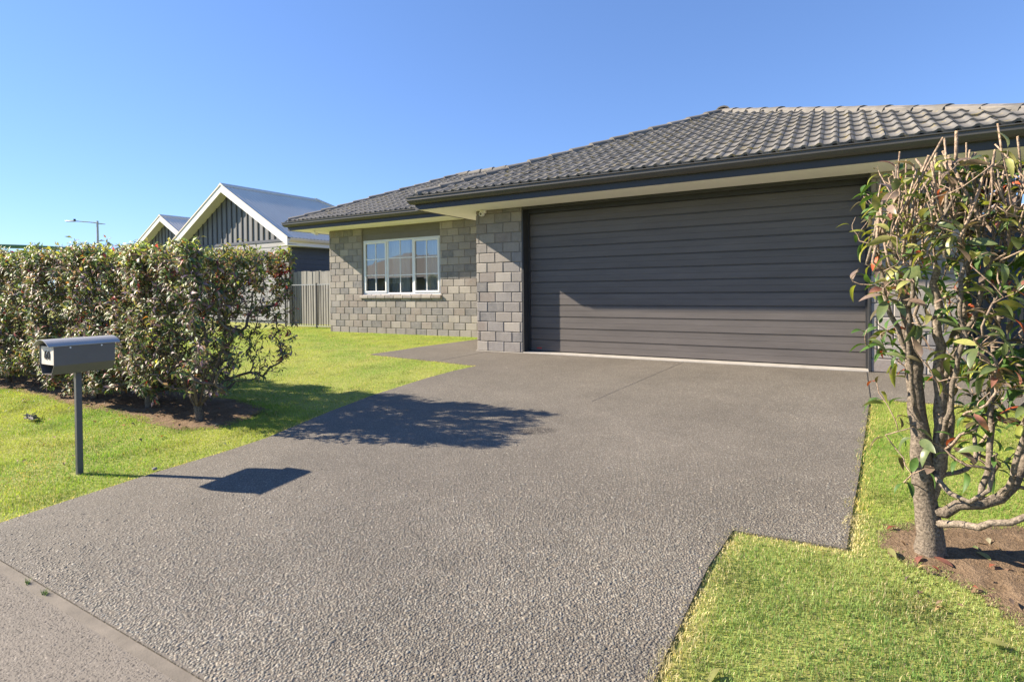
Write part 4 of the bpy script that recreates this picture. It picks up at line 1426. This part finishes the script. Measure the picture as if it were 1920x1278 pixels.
# ---- the near shrub on the right
rng = np.random.default_rng(21)
xr_, yr_ = 5.925, -4.945
zr_ = float(zt(xr_, yr_)) - .03
off = (xr_, yr_, zr_)
shr = tag(empty('photinia_shrub', off), 'tall cut-back photinia shrub with bare pale stubs, close at the right edge', 'shrub')
G = lambda x, z, y=0.0: (x, yr_ + y, z)
limbs = [
    [G(5.935, zr_ - .06), G(5.93, zr_ + .10), G(5.92, -.01), G(5.902, .10), G(5.896, .32, .02), G(5.892, .55, .03), G(5.868, .75, .03), G(5.84, .95), G(5.81, 1.2, -.03), G(5.79, 1.38, -.02)],
    [G(5.93, .0), G(5.965, .12, .03), G(5.982, .33, .05), G(5.985, .6, .05), G(5.97, .9, .02), G(5.96, 1.2, .0), G(5.95, 1.42, 0)],
    [G(5.95, -.03), G(6.03, .06, -.05), G(6.12, .09, -.07), G(6.19, .12, -.05), G(6.26, .23, -.02), G(6.33, .45, .0), G(6.38, .8, 0), G(6.40, 1.2, 0)],
    [G(5.95, -.07), G(6.04, -.02, -.10), G(6.14, .03, -.16), G(6.3, .12, -.2), G(6.5, .3, -.2)],
    [G(5.97, .14, .02), G(6.02, .30, .12), G(6.05, .6, .18), G(6.09, .9, .15), G(6.11, 1.3, .1)],
    [G(5.93, .20, .02), G(6.0, .12, -.09), G(6.07, .10, -.13), G(6.13, .18, -.15), G(6.155, .32, -.14)],
    [G(5.885, .60, .03), G(5.82, .80, -.02), G(5.77, 1.02, -.04), G(5.735, 1.28, -.05)],
    [G(5.985, .6, .05), G(6.04, .78, -.05), G(6.11, 1.0, -.08), G(6.17, 1.3, -.06)],
    [G(5.898, .35, .03), G(5.87, .55, -.08), G(5.845, .85, -.12), G(5.86, 1.15, -.14), G(5.87, 1.4, -.14)],
    [G(5.982, .30, .05), G(6.0, .5, -.1), G(6.03, .8, -.2), G(6.03, 1.1, -.22), G(6.04, 1.38, -.2)],
    [G(6.12, .09, -.07), G(6.16, .35, -.02), G(6.18, .7, .05), G(6.21, 1.05, .08), G(6.24, 1.36, .06)],
    [G(6.19, .12, -.05), G(6.24, .4, -.16), G(6.27, .75, -.2), G(6.28, 1.1, -.22), G(6.30, 1.4, -.2)],
    [G(5.89, .55, .03), G(5.91, .8, .16), G(5.90, 1.1, .2), G(5.88, 1.35, .2)],
    [G(6.33, .45, .0), G(6.46, .8, .1), G(6.52, 1.2, .1)],
]
LR = [(.060, .012), (.036, .010), (.027, .009), (.019, .007), (.022, .009), (.015, .008), (.015, .008), (.013, .007), (.012, .007), (.012, .007), (.014, .008), (.012, .007), (.011, .007), (.011, .007)]
nt_ = 800
u = rng.uniform(0, 1, (nt_ * 6, 3))
X = 5.63 + u[:, 0] ** .95 * 1.15; Y = -5.38 + u[:, 1] * .95
Z = .12 + u[:, 2] ** .72 * 1.48 + rng.normal(0, .03, len(u))
lo = np.interp(Z, [-.1, .3, .6, .9, 1.15, 1.4, 1.7], [5.98, 5.88, 5.79, 5.73, 5.68, 5.66, 5.70])
ok = (X > lo) & (Y > -5.38 + .25 * np.clip(.8 - Z, 0, 1)) & ((Z > .32) | (X > 6.05))
# keep the lower left open, where the wall shows between the stems
ok &= ~((Z < 1.05) & (X < 6.05) & (rng.random(len(X)) < .55))
tips = np.stack([X, Y, Z], 1)[ok][:nt_]
# hand-set outer twigs of the left silhouette
hand = np.array([.025, 0, 0]) + np.array([G(5.60, 1.36, -.03), G(5.615, 1.42, 0), G(5.63, 1.30, -.02), G(5.625, 1.15, -.03), G(5.60, 1.10, .0), G(5.66, .86, -.05), G(5.655, .78, 0), G(5.74, .50, -.06), G(5.70, .60, 0), G(5.73, .36, -.1), G(5.80, .26, -.1), G(5.67, 1.5, 0), G(5.80, .15, -.12), G(5.84, .42, -.14), G(5.9, .25, -.15), G(6.02, .28, -.18), G(6.1, .36, -.2)])
# bare cut stubs standing above the leaves
ns = 120
sx = rng.uniform(5.72, 6.55, ns); sy = yr_ + rng.uniform(-.34, .34, ns)
sz = np.interp(sx, [5.65, 5.8, 5.95, 6.05, 6.3, 6.5], [1.53, 1.6, 1.66, 1.70, 1.68, 1.66]) + rng.uniform(-.16, .06, ns)
stubs = np.stack([sx, sy, sz], 1)
stubs[0] = G(6.042, 1.79); stubs[1] = G(6.07, 1.72, -.05); stubs[2] = G(5.81, 1.66); stubs[3] = G(5.745, 1.62)
alltips = np.concatenate([tips, hand, stubs])
nA, nB = len(tips), len(tips) + len(hand)
P, par, dirs, tipn = grow(limbs, alltips, rng, .06, np.arange(len(alltips)) >= nB)
extra = np.zeros(len(P))
lp = [np.array(l) for l in limbs]
for i in range(N_ROOT):
    best = ROOT_LIMB[i]
    L0, L1 = lp[best][0], lp[best][-1]
    f_ = np.clip(np.linalg.norm(P[i] - L0) / (np.linalg.norm(L1 - L0) + 1e-6), 0, 1)
    extra[i] = (LR[best][0] * (1 - f_) + LR[best][1] * f_) * rng.uniform(.95, 1.07)
    if best == 0: extra[i] += .016 * np.clip(1 - (P[i][2] - zr_) / .13, 0, 1)
for node, k in tipn:
    if k >= nB:
        c, ln_ = node, 0
        while par[c] >= 0 and ln_ < .42:
            extra[c] = (.0050 + .003 * ((k * 7) % 5) / 5) * (1 if k % 2 else .62); ln_ += np.linalg.norm(P[c] - P[par[c]]); c = par[c]
branches('branches', P, par, .0022, .012, .38, shr, off, ((.23, .19, .15), (.40, .29, .21)), 7, extra)
b = MB()
for node, k in tipn:
    if k >= nB:
        p, d = P[node], dirs[node]
        b.tube([p, p + d * .0025], [extra[node] * .96, extra[node] * .85], 7)
b.build('cut_face', plain('cut_wood', (.55, .38, .22), .9, .2, 60), shr, off=off)['kind'] = 'stuff'
pos, D, Nn = leaf_frames(P, par, dirs, tipn, rng, lambda: rnd.integers(3, 6), .95, .20, lambda k: k >= nB or k % 3 == 2, .3)
# leafy flushes low on the cut stems
p2, d2, n2_ = leaf_frames(P, par, dirs, [t_ for t_ in tipn if t_[1] >= nB], rng, lambda: rnd.integers(1, 4), .95, .30, droop=.2)
far_ = np.array([p[2] < 1.62 for p in p2])
pos, D, Nn = np.concatenate([pos, p2[far_]]), np.concatenate([D, d2[far_]]), np.concatenate([Nn, n2_[far_]])
n = len(pos)
size = rng.uniform(.05, .11, n)
kindp = np.where(pos[:, 2:3] > 1.25, [[.38, .36, .22, .04]], [[.60, .15, .20, .05]])
cum = kindp.cumsum(1); q = rng.random((n, 1)); kind_ = (q > cum).sum(1).clip(0, 3)
TM_NEAR = [leaf_template(6, .35, .35, .19), leaf_template(6, .5, .7, .185), leaf_template(6, .2, .12, .215)]
mats4 = [L_GREEN, L_YELLOW, L_BRONZE, L_RED]
meshes = {}
for a, (tv_, tf_) in enumerate(TM_NEAR):
    for k in range(4):
        meshes[a, k] = fast_mesh('leaf', tv_, tf_, mats4[k], smooth=True)
inview = (pos[:, 0] < 6.42)
dist = np.linalg.norm(pos - CAM, axis=1) + np.where(inview, 0, 50)
order = np.argsort(dist - size * 6)
S_ = np.cross(Nn, D)
for i in order[:300]:
    o = link('leaf', meshes[int(rng.integers(0, 3)), int(kind_[i])], shr)
    s_ = size[i] * (.75 if kind_[i] == 3 else 1)
    m4 = np.eye(4); m4[:3, 0] = D[i] * s_; m4[:3, 1] = S_[i] * s_; m4[:3, 2] = Nn[i] * s_; m4[:3, 3] = pos[i] - np.array(off)
    o.matrix_local = Matrix(m4.tolist())
ix = order[300:]
pal4 = np.array([(0.075, 0.15, 0.0325), (0.288, 0.312, 0.0562), (0.112, 0.0938, 0.05), (0.438, 0.1, 0.0438)])
if len(ix): foliage('foliage', pos[ix], D[ix], Nn[ix], size[ix], pal4[kind_[ix]] * rng.uniform(.7, 1.3, (len(ix), 1)), TM_NEAR[:2], M['leaf'], shr, off)

# ------------------------------------------------------------------ lawn
LAWN_OUT = DRIVE


def grass(name, x0, x1, y0, y1, dens, label, hgt, wid, keepf, colf, seg2):
    n = int((x1 - x0) * (y1 - y0) * dens)
    px = rnd.uniform(x0, x1, n); py = rnd.uniform(y0, y1, n)
    ok = keepf(px, py)
    px, py = px[ok], py[ok]
    n = len(px)
    z = zt(px, py) - .013
    # clumpy growth
    cl = .5 + .5 * np.sin(px * 5.1 + 1.3 * np.sin(py * 3.7)) * np.sin(py * 4.3 + 1.7 * np.sin(px * 2.9))
    h = hgt * rnd.uniform(.45, 1.35, n) * (.7 + .35 * cl + .45 * np.clip(lnoise(px, py, 9, 31), 0, 1.2))
    a = rnd.uniform(0, 6.283, n); lean = rnd.uniform(.2, 1.25, n)
    w = wid * rnd.uniform(.6, 1.3, n)
    ca, sa = np.cos(a), np.sin(a)
    sx_, sy_ = -sa * w, ca * w
    root = np.stack([px, py, z], 1)
    side = np.stack([sx_, sy_, 0 * px], 1)
    mid = root + np.stack([ca * h * lean * .25, sa * h * lean * .25, h * .6], 1)
    tip = root + np.stack([ca * h * lean * .8, sa * h * lean * .8, h * (1 - .3 * lean)], 1)
    col = colf(px, py, n)
    if seg2:
        Vv = np.stack([root - side, root + side, mid - side * .8, mid + side * .8, tip], 1)
        fl = np.array([(0, 1, 3), (0, 3, 2), (2, 3, 4)])
    else:
        Vv = np.stack([root - side, root + side, tip], 1)
        fl = np.array([(0, 1, 2)])
    m_ = Vv.shape[1]
    Fa = (fl[None] + (np.arange(n) * m_)[:, None, None]).reshape(-1, 3)
    o = link(name, fast_mesh(name, Vv.reshape(-1, 3), Fa, M['grass'], np.repeat(col, m_, 0)))
    return tag(o, label, 'grass', kind='stuff')


def lnoise(x, y, s, seed):
    r = np.random.default_rng(seed); v = 0
    for _ in range(6):
        k = r.normal(0, s, 2); v = v + np.sin(x * k[0] + y * k[1] + r.uniform(0, 6.28))
    return v / 6 * 1.6


def lawn_col(green, lime, straw, dry):
    def f(px, py, n):
        t_ = np.clip(.5 + lnoise(px, py, 2.5, 5) * .6 + rnd.normal(0, .22, n), 0, 1)[:, None]
        c = np.array(green) * (1 - t_) + np.array(lime) * t_
        dk = np.clip(lnoise(px, py, 8, 41) - .15, 0, 1)[:, None]
        c = c * (1 - .45 * dk)
        d = edge_dist(px, py, DRIVE)
        p = dry + (.95 if dry > .1 else .6) * np.exp(-(d / (.075 if dry > .1 else .05)) ** 2) * np.clip(.8 + .8 * lnoise(px, py, 5, 9), .1, 1) + .28 * np.clip(lnoise(px, py, 4, 6) - .25, 0, 1)
        s_ = rnd.random(n) < p
        c[s_] = np.array(straw) * rnd.uniform(.6, 1.2, (s_.sum(), 1)) * np.where(d[s_] < .09, 1.3, 1.0)[:, None]
        return c * rnd.uniform(.75, 1.25, (n, 1))
    return f


off_drive = lambda x, y: ~in_poly(x, y, DRIVE) | (edge_dist(x, y, DRIVE) < .034 * np.clip(.6 + lnoise(x, y, 14, 12), 0, 1.4))


def keep_left(x, y):
    d = edge_dist(x, y, BED_L)
    ins = in_poly(x, y, BED_L)
    ok = off_drive(x, y) & (~(ins & (d > .05 + .05 * lnoise(x, y, 9, 3))) | (rnd.random(x.shape) < .04))
    ok &= ~((y > YB - .06) & (x > XB - .05))
    ok &= (y > Y_KERB + .0) & (np.hypot(x - pbx, y - pby) > .06 + .03 * lnoise(x, y, 20, 8))
    return ok


def keep_right(x, y):
    d = edge_dist(x, y, BED_R)
    ins = in_poly(x, y, BED_R)
    return off_drive(x, y) & (~(ins & (d > .03 + .05 * lnoise(x, y, 12, 4))) | (rnd.random(x.shape) < .035))


cl_ = lawn_col((.18, .33, .05), (.38, .44, .09), (.60, .48, .20), .07)
cr_ = lawn_col((.18, .31, .075), (.37, .43, .145), (.54, .47, .26), .17)
grass('lawn_grass', -4.5, 1.3, Y_KERB + .0, -4.2, 11000, 'bright green mown grass round the mailbox in front of the left hedge', .025, .0020, keep_left, cl_, False)
grass('lawn_grass', -9.3, 1.0, -4.2, 3.3, 4200, 'sunlit lawn between the left hedge and the bedroom wall', .023, .0022, keep_left, cl_, False)
grass('lawn_grass', -14, -4.5, Y_KERB, -4.2, 3000, 'strip of grass in front of the hedge at the left edge', .025, .0022, keep_left, cl_, False)
grass('lawn_grass', 4.98, 7.6, Y_KERB, -4.6, 21000, 'short patchy grass in the right foreground beside the driveway notch', .020, .0014, keep_right, cr_, True)
grass('lawn_grass', 5.55, 9, -4.6, -1.45, 11000, 'green grass strip between the driveway and the right shrub', .027, .0019, keep_right, cl_, False)

# ------------------------------------------------------------------ fallen leaves and litter
spots = [(5.766, -5.0, 1, 'pale yellow fallen leaf on the grass left of the right trunk'), (6.008, -4.97, 2, 'brown fallen leaf on the soil right of the trunk'),
         (5.945, -5.0, 3, 'dark red fallen leaf on the soil in front of the trunk'), (6.165, -4.93, 1, 'yellow fallen leaf on the bare soil at the right'),
         (6.13, -4.79, 0, 'green fallen leaf in the trunk shadow on the soil'), (6.09, -5.63, 1, 'long pale leaf lying on the grass at the right edge'),
         (5.20, -6.22, 1, 'small tan leaf on the grass at the bottom'), (5.90, -5.02, 3, 'red fallen leaf nearest the driveway notch on the soil')]
for k, (x, y, kd, lab) in enumerate(spots):
    o = link('fallen_leaf', meshes[k % 3, kd].copy())
    o.data.transform(Matrix.Diagonal((.085, .085, .05, 1)))
    o.location = (x, y, float(zt(x, y)) + .012)
    o.rotation_euler = (rng.normal(0, .3), rng.normal(0, .2), rng.uniform(0, 6.28))
    tag(o, lab, 'leaf', 'fallen leaves')
b = MB()
for k in range(14):
    a = rng.uniform(0, 6.28); c0 = np.array([rng.normal(0, .07), rng.normal(0, .03), .015 + abs(rng.normal(0, .02))])
    d = np.array([math.cos(a), math.sin(a), rng.normal(0, .3)]) * .045
    w_ = np.array([-math.sin(a), math.cos(a), rng.normal(0, .5)]) * .02
    b.add([c0 - d, c0 + w_, c0 + d, c0 - w_, c0 - d + (0, 0, .006), c0 + w_ + (0, 0, .01), c0 + d + (0, 0, .006), c0 - w_ + (0, 0, .01)], [(3, 2, 1, 0), (4, 5, 6, 7), (0, 1, 5, 4), (1, 2, 6, 5), (2, 3, 7, 6), (3, 0, 4, 7)])
o = b.build('leaf_litter', plain('dry_leaf', (.27, .24, .2), .8, .5, 30))
o.location = (-1.80, -5.77, float(zt(0, -5.77)) - .0)
tag(o, 'small clump of dry grey leaves lying on the left lawn', 'leaf litter')
# grey pebble dropped by the lawn edge near the mailbox
bm = bmesh.new(); bmesh.ops.create_icosphere(bm, subdivisions=2, radius=.017)
for v in bm.verts: v.co = Vector((v.co.x * 1.3, v.co.y, v.co.z * .7)) * (1 + .12 * math.sin(v.co.x * 90 + v.co.y * 70))
me = bpy.data.meshes.new('stone'); bm.to_mesh(me); bm.free(); me.materials.append(M['mortar'])
for p in me.polygons: p.use_smooth = True
o = link('stone', me); o.location = (1.10, -6.0, float(zt(0, -6.0)) + .008); tag(o, 'small round stone on the lawn edge beside the mailbox shadow', 'stone')

# scattered small dead leaves on the beds and the lawn
n = 420
lx = np.concatenate([rng.uniform(-7, .5, 260), rng.uniform(-3.5, 1.0, 80), rng.uniform(5.8, 7.2, 80)])
ly = np.concatenate([rng.uniform(-5.4, -4.4, 260), rng.uniform(-6.9, -5.3, 80), rng.uniform(-5.5, -4.5, 80)])
ok = ~in_poly(lx, ly, DRIVE)
lx, ly = lx[ok], ly[ok]
n = len(lx)
a = rng.uniform(0, 6.283, n)
D = np.stack([np.cos(a), np.sin(a), rng.normal(0, .25, n)], 1); D /= np.linalg.norm(D, axis=1, keepdims=True)
Nn = np.stack([rng.normal(0, .3, n), rng.normal(0, .3, n), np.ones(n)], 1)
Nn -= D * (Nn * D).sum(1, keepdims=True); Nn /= np.linalg.norm(Nn, axis=1, keepdims=True)
pal = np.array([(.26, .17, .10), (.20, .13, .09), (.34, .24, .12), (.30, .10, .06), (.36, .33, .22), (.15, .11, .09)])[rng.integers(0, 6, n)] * rng.uniform(.7, 1.3, (n, 1))
o = foliage('leaf_litter', np.stack([lx, ly, zt(lx, ly) + .012], 1), D, Nn, rng.uniform(.025, .065, n), pal, TM_FAR, M['leaf'], None, (0, 0, 0))
tag(o, 'small dead leaves scattered over the soil beds and lawn edge', 'leaf litter')
# weeds in the footpath joint
for x, lab in ((2.205, 'small green weed tuft in the footpath joint nearer the left edge'), (2.40, 'small green weed tuft in the footpath joint farther from the left edge')):
    b = MB()
    for k in range(26):
        a = rng.uniform(0, 6.28); h = rng.uniform(.012, .03); r = rng.uniform(.004, .02)
        p = np.array([rng.normal(0, .014), rng.normal(0, .006), 0]); d = np.array([math.cos(a), math.sin(a), 0])
        w_ = np.array([-math.sin(a), math.cos(a), 0]) * .0016
        b.add([p - w_, p + w_, p + d * r + (0, 0, h)], [(0, 1, 2)])
    o = b.build('weed_tuft', plain('weed_leaf', (.2, .28, .05), .6))
    o.location = (x, Y_KERB - .03, float(zt(0, Y_KERB)) - .004)
    tag(o, lab, 'weed', 'weeds in the footpath joint')
